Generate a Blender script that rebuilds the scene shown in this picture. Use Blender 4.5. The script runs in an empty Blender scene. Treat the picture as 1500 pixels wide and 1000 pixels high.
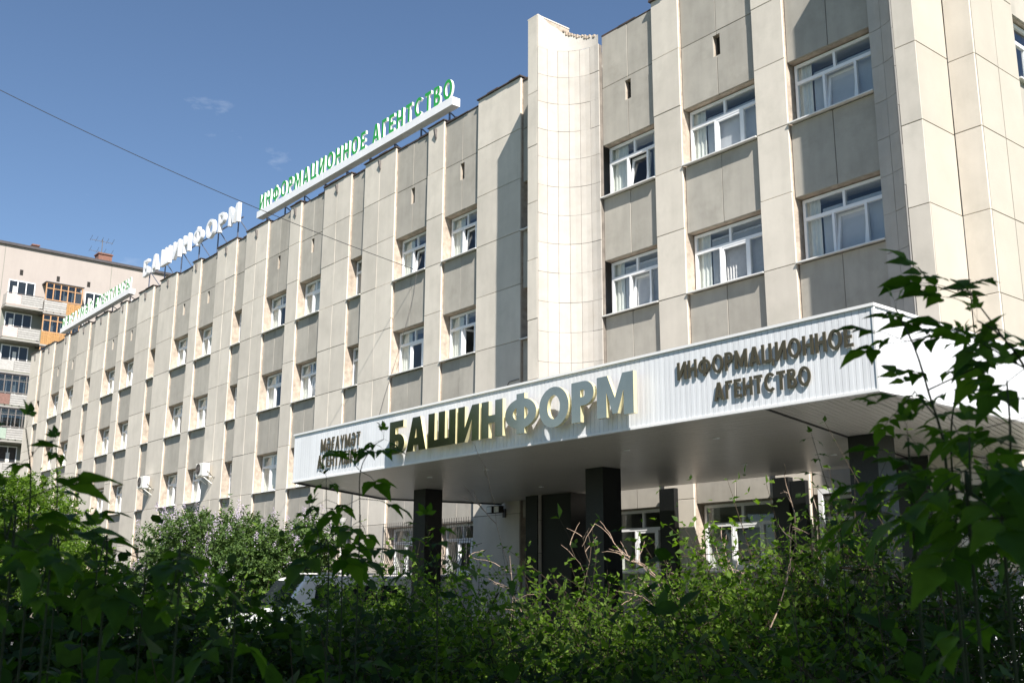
import bpy, math, random
import numpy as np
from mathutils import Vector, Matrix

# ------------------------------------------------------------------ camera, world, sun
scn = bpy.context.scene
COL = scn.collection
EYE = 1.6                                   # metres from the ground to the lens; ground is z = 0
CAM_R = np.array([[0.63091, 0.77585, 0.0048], [0.18086, -0.15298, 0.97155], [-0.75451, 0.61531, 0.22980]])
F_PX = 1551.17


def _basis(yaw, pitch, roll):
    cy, sy, cp, sp, cr, sr = (math.cos(yaw), math.sin(yaw), math.cos(pitch), math.sin(pitch), math.cos(roll), math.sin(roll))
    fwd = np.array([sy * cp, cy * cp, sp]); right = np.array([cy, -sy, 0.0]); up = np.cross(right, fwd)
    return right * cr + up * sr, -right * sr + up * cr, fwd


CA, CB, CC = _basis(-0.886793365, 0.231867998, 0.00480218834)
cam_data = bpy.data.cameras.new('camera')
cam_data.sensor_width = 36.0
cam_data.lens = 36.0 * F_PX / 1500.0
cam_data.clip_start = 0.05
cam_data.clip_end = 3000.0
cam_data.dof.use_dof = True
cam_data.dof.focus_distance = 26.0
cam_data.dof.aperture_fstop = 11.0
cam = bpy.data.objects.new('camera', cam_data)
COL.objects.link(cam)
M = Matrix(((CA[0], CB[0], -CC[0], 0), (CA[1], CB[1], -CC[1], 0), (CA[2], CB[2], -CC[2], EYE), (0, 0, 0, 1)))
cam.matrix_world = M
scn.camera = cam

SUN = Vector((2.93, -1.23, 3.05)).normalized()
SUN_EL = math.asin(SUN.z)
SUN_AZ = math.atan2(SUN.x, SUN.y)
world = bpy.data.worlds.new('World')
scn.world = world
world.use_nodes = True
wn = world.node_tree.nodes; wl = world.node_tree.links
wn.clear()
w_out = wn.new('ShaderNodeOutputWorld')
w_bg = wn.new('ShaderNodeBackground'); w_bg.inputs['Strength'].default_value = 0.066
sky = wn.new('ShaderNodeTexSky'); sky.sky_type = 'NISHITA'; sky.sun_disc = False
sky.sun_elevation = SUN_EL; sky.sun_rotation = SUN_AZ
sky.altitude = 150; sky.air_density = 0.9; sky.dust_density = 0.35; sky.ozone_density = 2.0
# thin cloud wisps: noise over the sky direction
wtc = wn.new('ShaderNodeTexCoord')
wmap = wn.new('ShaderNodeMapping'); wmap.inputs['Scale'].default_value = (3.2, 3.2, 9.0)
wno = wn.new('ShaderNodeTexNoise'); wno.inputs['Scale'].default_value = 1.6; wno.inputs['Detail'].default_value = 7
wno.inputs['Roughness'].default_value = 0.62
wra = wn.new('ShaderNodeMapRange'); wra.inputs['From Min'].default_value = 0.60; wra.inputs['From Max'].default_value = 0.95
wra.inputs['To Max'].default_value = 0.8
wmx = wn.new('ShaderNodeMix'); wmx.data_type = 'RGBA'; wmx.inputs['B'].default_value = (8.0, 8.4, 9.0, 1)
wl.new(wtc.outputs['Generated'], wmap.inputs['Vector']); wl.new(wmap.outputs[0], wno.inputs['Vector'])
wl.new(wno.outputs['Fac'], wra.inputs['Value']); wl.new(wra.outputs[0], wmx.inputs['Factor'])
whs = wn.new('ShaderNodeHueSaturation'); whs.inputs['Saturation'].default_value = 1.04
wl.new(sky.outputs[0], whs.inputs['Color']); wl.new(whs.outputs[0], wmx.inputs['A']); wl.new(wmx.outputs['Result'], w_bg.inputs['Color'])
wl.new(w_bg.outputs[0], w_out.inputs['Surface'])

sun_d = bpy.data.lights.new('sun', 'SUN'); sun_d.energy = 4.7; sun_d.angle = math.radians(0.53)
sun_d.color = (1.0, 0.94, 0.86)
sun_o = bpy.data.objects.new('sun', sun_d); COL.objects.link(sun_o)
sun_o.rotation_euler = SUN.to_track_quat('Z', 'Y').to_euler()
sun_o.location = (30, -20, 40)

scn.view_settings.view_transform = 'Standard'
scn.view_settings.look = 'None'
scn.view_settings.exposure = 1.08
scn.view_settings.gamma = 1.0
scn.view_settings.use_curve_mapping = False
try:
    scn.cycles.max_bounces = 8; scn.cycles.transparent_max_bounces = 12
except Exception:
    pass

RNG = random.Random(7)
NP = np.random.default_rng(11)

# ------------------------------------------------------------------ helpers


def px_point(px, py, depth):
    """a point of the place, from where it is seen and how far off it stands"""
    d = CA * (px - 750) / F_PX - CB * (py - 500) / F_PX + CC
    p = d * depth
    return Vector((p[0], p[1], p[2] + EYE))


def mat(name, color, rough=0.7, metal=0.0, var=0.12, scale=3.0, streak=0.0, bump=0.0, bscale=60.0, rnd=0.0,
        spec=0.5, dirt=None, dirt_amt=0.0, dirt_scale=1.2, sub=None):
    m = bpy.data.materials.new(name); m.use_nodes = True
    nt = m.node_tree; n = nt.nodes; l = nt.links
    b = n['Principled BSDF']
    b.inputs['Roughness'].default_value = rough; b.inputs['Metallic'].default_value = metal
    b.inputs['Specular IOR Level'].default_value = spec
    geo = n.new('ShaderNodeNewGeometry')
    no = n.new('ShaderNodeTexNoise'); no.inputs['Scale'].default_value = scale; no.inputs['Detail'].default_value = 6
    no.inputs['Roughness'].default_value = 0.6
    l.new(geo.outputs['Position'], no.inputs['Vector'])
    mr = n.new('ShaderNodeMapRange'); mr.inputs['From Min'].default_value = 0.3; mr.inputs['From Max'].default_value = 0.7
    mr.inputs['To Min'].default_value = 1 - var; mr.inputs['To Max'].default_value = 1 + var
    l.new(no.outputs['Fac'], mr.inputs['Value'])
    val = mr.outputs[0]
    if rnd > 0:
        oi = n.new('ShaderNodeObjectInfo')
        m2 = n.new('ShaderNodeMapRange'); m2.inputs['To Min'].default_value = 1 - rnd; m2.inputs['To Max'].default_value = 1 + rnd
        l.new(oi.outputs['Random'], m2.inputs['Value'])
        mu = n.new('ShaderNodeMath'); mu.operation = 'MULTIPLY'
        l.new(val, mu.inputs[0]); l.new(m2.outputs[0], mu.inputs[1]); val = mu.outputs[0]
    if streak > 0:
        mp = n.new('ShaderNodeMapping'); mp.inputs['Scale'].default_value = (2.6, 2.6, 0.35)
        l.new(geo.outputs['Position'], mp.inputs['Vector'])
        ns = n.new('ShaderNodeTexNoise'); ns.inputs['Scale'].default_value = 1.6; ns.inputs['Detail'].default_value = 5
        l.new(mp.outputs[0], ns.inputs['Vector'])
        m3 = n.new('ShaderNodeMapRange'); m3.inputs['From Min'].default_value = 0.42; m3.inputs['From Max'].default_value = 0.75
        m3.inputs['To Min'].default_value = 1.0; m3.inputs['To Max'].default_value = 1 - streak
        l.new(ns.outputs['Fac'], m3.inputs['Value'])
        mu = n.new('ShaderNodeMath'); mu.operation = 'MULTIPLY'
        l.new(val, mu.inputs[0]); l.new(m3.outputs[0], mu.inputs[1]); val = mu.outputs[0]
    vm = n.new('ShaderNodeVectorMath'); vm.operation = 'SCALE'
    vm.inputs[0].default_value = color[:3]
    l.new(val, vm.inputs['Scale'])
    out = vm.outputs[0]
    if dirt is not None:
        nd = n.new('ShaderNodeTexNoise'); nd.inputs['Scale'].default_value = dirt_scale; nd.inputs['Detail'].default_value = 9
        nd.inputs['Roughness'].default_value = 0.7
        l.new(geo.outputs['Position'], nd.inputs['Vector'])
        md = n.new('ShaderNodeMapRange'); md.inputs['From Min'].default_value = 0.5; md.inputs['From Max'].default_value = 0.72
        md.inputs['To Max'].default_value = dirt_amt
        l.new(nd.outputs['Fac'], md.inputs['Value'])
        mx = n.new('ShaderNodeMix'); mx.data_type = 'RGBA'; mx.inputs['B'].default_value = (*dirt, 1)
        l.new(md.outputs[0], mx.inputs['Factor']); l.new(out, mx.inputs['A']); out = mx.outputs['Result']
    l.new(out, b.inputs['Base Color'])
    if bump > 0:
        nb = n.new('ShaderNodeTexNoise'); nb.inputs['Scale'].default_value = bscale; nb.inputs['Detail'].default_value = 4
        l.new(geo.outputs['Position'], nb.inputs['Vector'])
        bp = n.new('ShaderNodeBump'); bp.inputs['Strength'].default_value = bump; bp.inputs['Distance'].default_value = 0.02
        l.new(nb.outputs['Fac'], bp.inputs['Height']); l.new(bp.outputs[0], b.inputs['Normal'])
    return m


def leaf_mat(name, dark, light, trans=0.35, rough=0.45):
    m = bpy.data.materials.new(name); m.use_nodes = True
    nt = m.node_tree; n = nt.nodes; l = nt.links
    b = n['Principled BSDF']; out = n['Material Output']
    geo = n.new('ShaderNodeNewGeometry'); oi = n.new('ShaderNodeObjectInfo')
    ad = n.new('ShaderNodeMath'); ad.operation = 'ADD'
    l.new(geo.outputs['Random Per Island'], ad.inputs[0]); l.new(oi.outputs['Random'], ad.inputs[1])
    fr = n.new('ShaderNodeMath'); fr.operation = 'FRACT'; l.new(ad.outputs[0], fr.inputs[0])
    cr = n.new('ShaderNodeMix'); cr.data_type = 'RGBA'
    cr.inputs['A'].default_value = (*dark, 1); cr.inputs['B'].default_value = (*light, 1)
    l.new(fr.outputs[0], cr.inputs['Factor'])
    no = n.new('ShaderNodeTexNoise'); no.inputs['Scale'].default_value = 38.0; no.inputs['Detail'].default_value = 5
    l.new(geo.outputs['Position'], no.inputs['Vector'])
    mr = n.new('ShaderNodeMapRange'); mr.inputs['To Min'].default_value = 0.55; mr.inputs['To Max'].default_value = 1.4
    l.new(no.outputs['Fac'], mr.inputs['Value'])
    vm = n.new('ShaderNodeVectorMath'); vm.operation = 'SCALE'
    l.new(cr.outputs['Result'], vm.inputs[0]); l.new(mr.outputs[0], vm.inputs['Scale'])
    l.new(vm.outputs[0], b.inputs['Base Color'])
    b.inputs['Roughness'].default_value = rough; b.inputs['Specular IOR Level'].default_value = 0.18
    tr = n.new('ShaderNodeBsdfTranslucent')
    v2 = n.new('ShaderNodeVectorMath'); v2.operation = 'MULTIPLY'; v2.inputs[1].default_value = (1.5, 1.7, 0.5)
    l.new(vm.outputs[0], v2.inputs[0]); l.new(v2.outputs[0], tr.inputs['Color'])
    ms = n.new('ShaderNodeMixShader'); ms.inputs[0].default_value = trans
    l.new(b.outputs[0], ms.inputs[1]); l.new(tr.outputs[0], ms.inputs[2]); l.new(ms.outputs[0], out.inputs['Surface'])
    return m


def glass_mat(name, tint=(0.93, 0.95, 0.95), base_refl=0.0):
    m = bpy.data.materials.new(name); m.use_nodes = True
    nt = m.node_tree; n = nt.nodes; l = nt.links
    n.remove(n['Principled BSDF']); out = n['Material Output']
    t = n.new('ShaderNodeBsdfTransparent'); t.inputs[0].default_value = (*tint, 1)
    g = n.new('ShaderNodeBsdfGlossy'); g.inputs['Roughness'].default_value = 0.01; g.inputs['Color'].default_value = (0.95, 0.97, 1, 1)
    geo = n.new('ShaderNodeNewGeometry')
    no = n.new('ShaderNodeTexNoise'); no.inputs['Scale'].default_value = 1.04
    l.new(geo.outputs['Position'], no.inputs['Vector'])
    bp = n.new('ShaderNodeBump'); bp.inputs['Strength'].default_value = 0.05; bp.inputs['Distance'].default_value = 0.05
    l.new(no.outputs['Fac'], bp.inputs['Height']); l.new(bp.outputs[0], g.inputs['Normal'])
    lw = n.new('ShaderNodeFresnel')
    io = n.new('ShaderNodeMapRange'); io.inputs['To Min'].default_value = 1.5; io.inputs['To Max'].default_value = 1 / 1.5
    l.new(geo.outputs['Backfacing'], io.inputs['Value']); l.new(io.outputs[0], lw.inputs['IOR'])
    mr = n.new('ShaderNodeMapRange'); mr.inputs['To Min'].default_value = base_refl; mr.inputs['To Max'].default_value = 1.0
    l.new(lw.outputs[0], mr.inputs['Value'])
    ms = n.new('ShaderNodeMixShader'); l.new(mr.outputs[0], ms.inputs[0])
    l.new(t.outputs[0], ms.inputs[1]); l.new(g.outputs[0], ms.inputs[2]); l.new(ms.outputs[0], out.inputs['Surface'])
    return m


MT = {
    'panel': mat('pilaster_stone', (0.60, 0.555, 0.485), 0.85, var=0.07, scale=1.1, streak=0.07, bump=0.12, rnd=0.085, dirt=(0.40, 0.38, 0.32), dirt_amt=0.38, dirt_scale=.9),
    'spandrel': mat('spandrel_stone', (0.385, 0.362, 0.318), 0.88, var=0.08, scale=1.6, streak=0.12, bump=0.12, rnd=0.07, dirt=(0.24, 0.225, 0.19), dirt_amt=0.5, dirt_scale=1.0),
    'cove': mat('cove_tile_stone', (0.435, 0.41, 0.375), 0.8, var=0.07, scale=2.5, bump=0.2, rnd=0.07, dirt=(0.38, 0.33, 0.27), dirt_amt=0.35, dirt_scale=1.6),
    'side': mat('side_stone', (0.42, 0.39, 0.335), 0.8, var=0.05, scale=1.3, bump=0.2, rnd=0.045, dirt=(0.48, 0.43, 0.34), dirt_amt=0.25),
    'plaster': mat('raw_reveal_plaster', (0.40, 0.34, 0.28), 0.9, var=0.30, scale=5.0, bump=0.5, bscale=25, dirt=(0.33, 0.23, 0.16), dirt_amt=0.5, dirt_scale=3.5),
    'joint': mat('joint_mortar', (0.10, 0.09, 0.08), 0.95, var=0.3, scale=6),
    'coping': mat('rusty_coping', (0.055, 0.042, 0.038), 0.75, var=0.35, scale=4, dirt=(0.12, 0.06, 0.04), dirt_amt=0.6, dirt_scale=3),
    'concrete': mat('concrete', (0.30, 0.29, 0.27), 0.9, var=0.12, scale=2, bump=0.3),
    'room': mat('room_wall', (0.50, 0.50, 0.48), 0.9, var=0.08, scale=1),
    'pvc': mat('white_pvc', (0.80, 0.81, 0.82), 0.35, var=0.03, scale=5),
    'sill': mat('sill_metal', (0.72, 0.72, 0.70), 0.45, var=0.08, scale=4),
    'glass': glass_mat('window_glass'),
    'curtain': mat('curtain_cloth', (0.74, 0.73, 0.68), 0.9, var=0.06, scale=8),
    'blind': mat('blind_cloth', (0.62, 0.60, 0.60), 0.8, var=0.08, scale=8, rnd=0.05),
    'rollblind': mat('grey_roller_blind', (0.50, 0.51, 0.54), 0.8, var=0.05, scale=3),
    'dark': mat('dark_void', (0.02, 0.018, 0.016), 0.9, var=0.3, scale=3),
    'granite': mat('black_granite', (0.010, 0.011, 0.012), 0.3, var=0.4, scale=40, spec=0.35),
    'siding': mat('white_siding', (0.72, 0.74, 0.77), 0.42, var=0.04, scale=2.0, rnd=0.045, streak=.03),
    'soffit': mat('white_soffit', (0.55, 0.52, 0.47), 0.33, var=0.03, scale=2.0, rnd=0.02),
    'joint_grey': mat('siding_joint', (0.52, 0.53, 0.55), 0.6, var=0.1),
    'cove_joint': mat('cove_mortar', (0.17, 0.15, 0.13), 0.9, var=0.3),
    'trim': mat('white_trim', (0.8, 0.8, 0.8), 0.4, var=0.03),
    'gold': mat('polished_gold', (0.66, 0.53, 0.37), 0.12, metal=1.0, var=0.05, scale=6),
    'goldedge': mat('gold_letter_edge', (0.74, 0.68, 0.42), 0.35, metal=0.35, var=0.05, scale=6),
    'bronze': mat('bronze_letter', (0.11, 0.095, 0.06), 0.45, metal=0.55, var=0.12, scale=15),
    'green': mat('green_letter_face', (0.025, 0.33, 0.05), 0.4, var=0.08, scale=6),
    'white': mat('white_enamel', (0.80, 0.81, 0.83), 0.4, var=0.04, scale=3),
    'steel': mat('painted_steel', (0.10, 0.12, 0.17), 0.5, metal=0.2, var=0.2, scale=8),
    'rust': mat('rusty_bracket', (0.13, 0.12, 0.115), 0.7, var=0.3, scale=20),
    'grille': mat('black_grille', (0.03, 0.028, 0.028), 0.5, var=0.2, scale=10),
    'ac': mat('ac_white', (0.74, 0.74, 0.70), 0.5, var=0.06, scale=6),
    'cable': mat('cable_black', (0.02, 0.02, 0.022), 0.6, var=0.1),
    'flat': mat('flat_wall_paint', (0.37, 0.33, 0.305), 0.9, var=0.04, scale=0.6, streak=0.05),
    'flatdark': mat('flat_shade_and_seam', (0.20, 0.21, 0.18), 0.9, var=0.08, scale=0.8),  # loggia shade put into this colour; seams and slat backing share it
    'flatroof': mat('flat_roof_edge', (0.07, 0.065, 0.07), 0.8, var=0.2),
    'slat': mat('grey_balcony_slat', (0.38, 0.37, 0.355), 0.75, var=0.15, scale=6, rnd=0.08),
    'redslat': mat('red_brown_slat', (0.20, 0.11, 0.09), 0.75, var=0.2, scale=6),
    'pinkpanel': mat('pink_balcony_panel', (0.55, 0.43, 0.40), 0.8, var=0.08, scale=4),
    'greenpanel': mat('green_balcony_panel', (0.30, 0.37, 0.31), 0.8, var=0.1, scale=4),
    'wood': mat('varnished_wood', (0.42, 0.23, 0.085), 0.5, var=0.18, scale=6, streak=0.2, rnd=0.08),
    'woodframe': mat('wood_window_frame', (0.45, 0.25, 0.12), 0.6, var=0.2, scale=8),
    'brick': mat('chimney_brick', (0.20, 0.10, 0.075), 0.9, var=0.25, scale=8),
    'bark': mat('bark', (0.11, 0.085, 0.06), 0.9, var=0.3, scale=12, bump=0.6, bscale=40),
    'twig': mat('dry_twig', (0.33, 0.24, 0.18), 0.85, var=0.25, scale=25),
    'stem': mat('green_stem', (0.018, 0.028, 0.009), 0.9, var=0.2, scale=20),
    'stemred': mat('brown_stem', (0.05, 0.036, 0.022), 0.9, var=0.2, scale=20),
    'grass': mat('lawn', (0.06, 0.085, 0.03), 0.95, var=0.4, scale=1.5, bump=0.8, bscale=25),
    'asphalt': mat('asphalt', (0.07, 0.07, 0.072), 0.9, var=0.2, scale=3, bump=0.4, bscale=80),
    'paving': mat('pale_paving', (0.20, 0.195, 0.185), 0.9, var=0.15, scale=2, bump=0.3),
    'carpaint': mat('white_car_paint', (0.80, 0.81, 0.82), 0.25, var=0.02),
    'carglass': mat('dark_car_glass', (0.02, 0.025, 0.03), 0.05, var=0.1),
    'rubber': mat('tyre_rubber', (0.02, 0.02, 0.02), 0.8, var=0.2),
    'lampred': mat('red_lamp', (0.35, 0.02, 0.02), 0.3, var=0.1),
    'leaf_near_shaded': leaf_mat('near_leaf_shaded', (0.016, 0.044, 0.008), (0.042, 0.092, 0.015), 0.45, .7),  # albedo lowered to put the front row's shade into the leaves
    'leaf_spray_lit': leaf_mat('spray_leaf_lit', (0.030, 0.080, 0.012), (0.095, 0.18, 0.024), 0.55, .5),  # brighter than the near leaves: sun on the sprays mixed into the colour
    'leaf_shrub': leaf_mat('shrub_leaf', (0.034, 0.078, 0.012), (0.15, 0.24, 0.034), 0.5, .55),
    'leaf_shaded': leaf_mat('shaded_leaf', (0.014, 0.036, 0.008), (0.045, 0.085, 0.018), 0.38, .6),  # darker copy of the shrub leaf, tree shade put into its colour
    'leaf_lilac': leaf_mat('lilac_leaf', (0.040, 0.080, 0.024), (0.10, 0.16, 0.045), 0.25, .6),
    'lilac': leaf_mat('lilac_flower', (0.42, 0.35, 0.52), (0.66, 0.58, 0.74), 0.25, 0.8),
    'leaf_tree': leaf_mat('tree_leaf', (0.030, 0.062, 0.016), (0.08, 0.14, 0.03), 0.20),
}


def link(o, parent=None, wloc=None):
    """link o; wloc is its place in the world"""
    COL.objects.link(o)
    if parent is not None:
        o.parent = parent
        if wloc is not None:
            o.location = Vector(wloc) - world_loc(parent)
    elif wloc is not None:
        o.location = wloc
    return o


def world_loc(o):
    v = Vector((0, 0, 0)); p = o
    while p is not None:
        v = v + p.location; p = p.parent
    return v


def tag(o, label=None, cat=None, group=None, kind=None):
    if label: o['label'] = label
    if cat: o['category'] = cat
    if group: o['group'] = group
    if kind: o['kind'] = kind
    return o


def thing(name, label, cat, loc=(0, 0, 0), group=None):
    o = bpy.data.objects.new(name, None); o.empty_display_size = 0.3
    link(o, None, loc)
    return tag(o, label, cat, group)


class MB:
    def __init__(s):
        s.v = []; s.f = []; s.m = []

    def add(s, vs, fs, mi=0):
        k = len(s.v); s.v += [tuple(v) for v in vs]
        s.f += [tuple(i + k for i in f) for f in fs]; s.m += [mi] * len(fs)
        return s

    def box(s, x0, x1, y0, y1, z0, z1, mi=0):
        return s.add([(x0, y0, z0), (x1, y0, z0), (x1, y1, z0), (x0, y1, z0), (x0, y0, z1), (x1, y0, z1), (x1, y1, z1), (x0, y1, z1)],
                     [(0, 3, 2, 1), (4, 5, 6, 7), (0, 1, 5, 4), (1, 2, 6, 5), (2, 3, 7, 6), (3, 0, 4, 7)], mi)

    def bar(s, a, b, w, h=None, mi=0):
        """a square bar from a to b"""
        a = Vector(a); b = Vector(b); h = h or w
        d = (b - a).normalized(); u = d.cross(Vector((0, 0, 1)))
        if u.length < 1e-3: u = Vector((1, 0, 0))
        u.normalize(); w2 = u.cross(d).normalized()
        vs = []
        for p in (a, b):
            for sx, sz in ((-1, -1), (1, -1), (1, 1), (-1, 1)):
                vs.append(p + u * sx * w / 2 + w2 * sz * h / 2)
        return s.add(vs, [(0, 1, 2, 3), (7, 6, 5, 4), (0, 4, 5, 1), (1, 5, 6, 2), (2, 6, 7, 3), (3, 7, 4, 0)], mi)

    def tube(s, pts, r0, r1=None, n=6, mi=0):
        r1 = r0 if r1 is None else r1
        pts = [Vector(p) for p in pts]; vs = []; fs = []
        up = Vector((0.31, 0.17, 0.93)).normalized()
        for i, p in enumerate(pts):
            d = (pts[min(i + 1, len(pts) - 1)] - pts[max(i - 1, 0)])
            if d.length < 1e-6: d = Vector((0, 0, 1))
            d.normalize()
            u = d.cross(up)
            if u.length < 0.05: u = d.cross(Vector((1, 0, 0)))
            u.normalize(); w = d.cross(u)
            r = r0 + (r1 - r0) * i / max(1, len(pts) - 1)
            for k in range(n):
                a = 2 * math.pi * k / n
                vs.append(p + u * math.cos(a) * r + w * math.sin(a) * r)
        for i in range(len(pts) - 1):
            for k in range(n):
                k2 = (k + 1) % n
                fs.append((i * n + k, i * n + k2, (i + 1) * n + k2, (i + 1) * n + k))
        fs.append(tuple(range(n - 1, -1, -1))); fs.append(tuple((len(pts) - 1) * n + k for k in range(n)))
        return s.add(vs, fs, mi)

    def prism(s, poly, z0, z1, mi=0):
        n = len(poly)
        vs = [(x, y, z0) for x, y in poly] + [(x, y, z1) for x, y in poly]
        fs = [tuple(range(n - 1, -1, -1)), tuple(range(n, 2 * n))] + [(i, (i + 1) % n, n + (i + 1) % n, n + i) for i in range(n)]
        return s.add(vs, fs, mi)

    def build(s, name, mats, parent=None, loc=(0, 0, 0), smooth=False):
        """vertices are in world coordinates minus loc"""
        me = bpy.data.meshes.new(name); me.from_pydata(s.v, [], s.f)
        for m in (mats if isinstance(mats, (list, tuple)) else [mats]): me.materials.append(m)
        if any(s.m): me.polygons.foreach_set('material_index', s.m)
        if smooth: me.polygons.foreach_set('use_smooth', [True] * len(me.polygons))
        me.update()
        return link(bpy.data.objects.new(name, me), parent, loc)


_box = {}


def box(name, m, x0, x1, y0, y1, z0, z1, parent=None, ch=0.0):
    """a box object; alike boxes share their mesh. ch chamfers the front (-y) edges"""
    dx, dy, dz = round(x1 - x0, 3), round(y1 - y0, 3), round(z1 - z0, 3)
    key = (m.name, dx, dy, dz, ch)
    if key not in _box:
        b = MB()
        if ch > 0:
            X, Y, Z, c = dx / 2, dy / 2, dz / 2, ch
            vs = [(-X, Y, -Z), (X, Y, -Z), (X, Y, Z), (-X, Y, Z),
                  (-X, -Y + c, -Z), (X, -Y + c, -Z), (X, -Y + c, Z), (-X, -Y + c, Z),
                  (-X + c, -Y, -Z + c), (X - c, -Y, -Z + c), (X - c, -Y, Z - c), (-X + c, -Y, Z - c)]
            fs = [(3, 2, 1, 0), (8, 9, 10, 11)]
            for i in range(4):
                j = (i + 1) % 4
                fs += [(i, j, j + 4, i + 4), (i + 4, j + 4, j + 8, i + 8)]
            # orient outward
            b.add(vs, [fs[0], fs[1]] + fs[2:])
        else:
            b.box(-dx / 2, dx / 2, -dy / 2, dy / 2, -dz / 2, dz / 2)
        me = bpy.data.meshes.new(name); me.from_pydata(b.v, [], b.f); me.materials.append(m); me.update()
        _box[key] = me
    return link(bpy.data.objects.new(name, _box[key]), parent, ((x0 + x1) / 2, (y0 + y1) / 2, (z0 + z1) / 2))


def wobble(o, a=0.005):
    o.location.y += RNG.uniform(-a, a)
    o.rotation_euler = (RNG.uniform(-a, a) * 0.6, RNG.uniform(-a, a) * 0.8, RNG.uniform(-a, a) * 0.6)
    return o


_txt = {}


def _arc(cx, cy, rx, ry, a0, a1, n=14):
    return [(cx + rx * math.cos(math.radians(a0 + (a1 - a0) * i / n)), cy + ry * math.sin(math.radians(a0 + (a1 - a0) * i / n))) for i in range(n + 1)]


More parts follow.
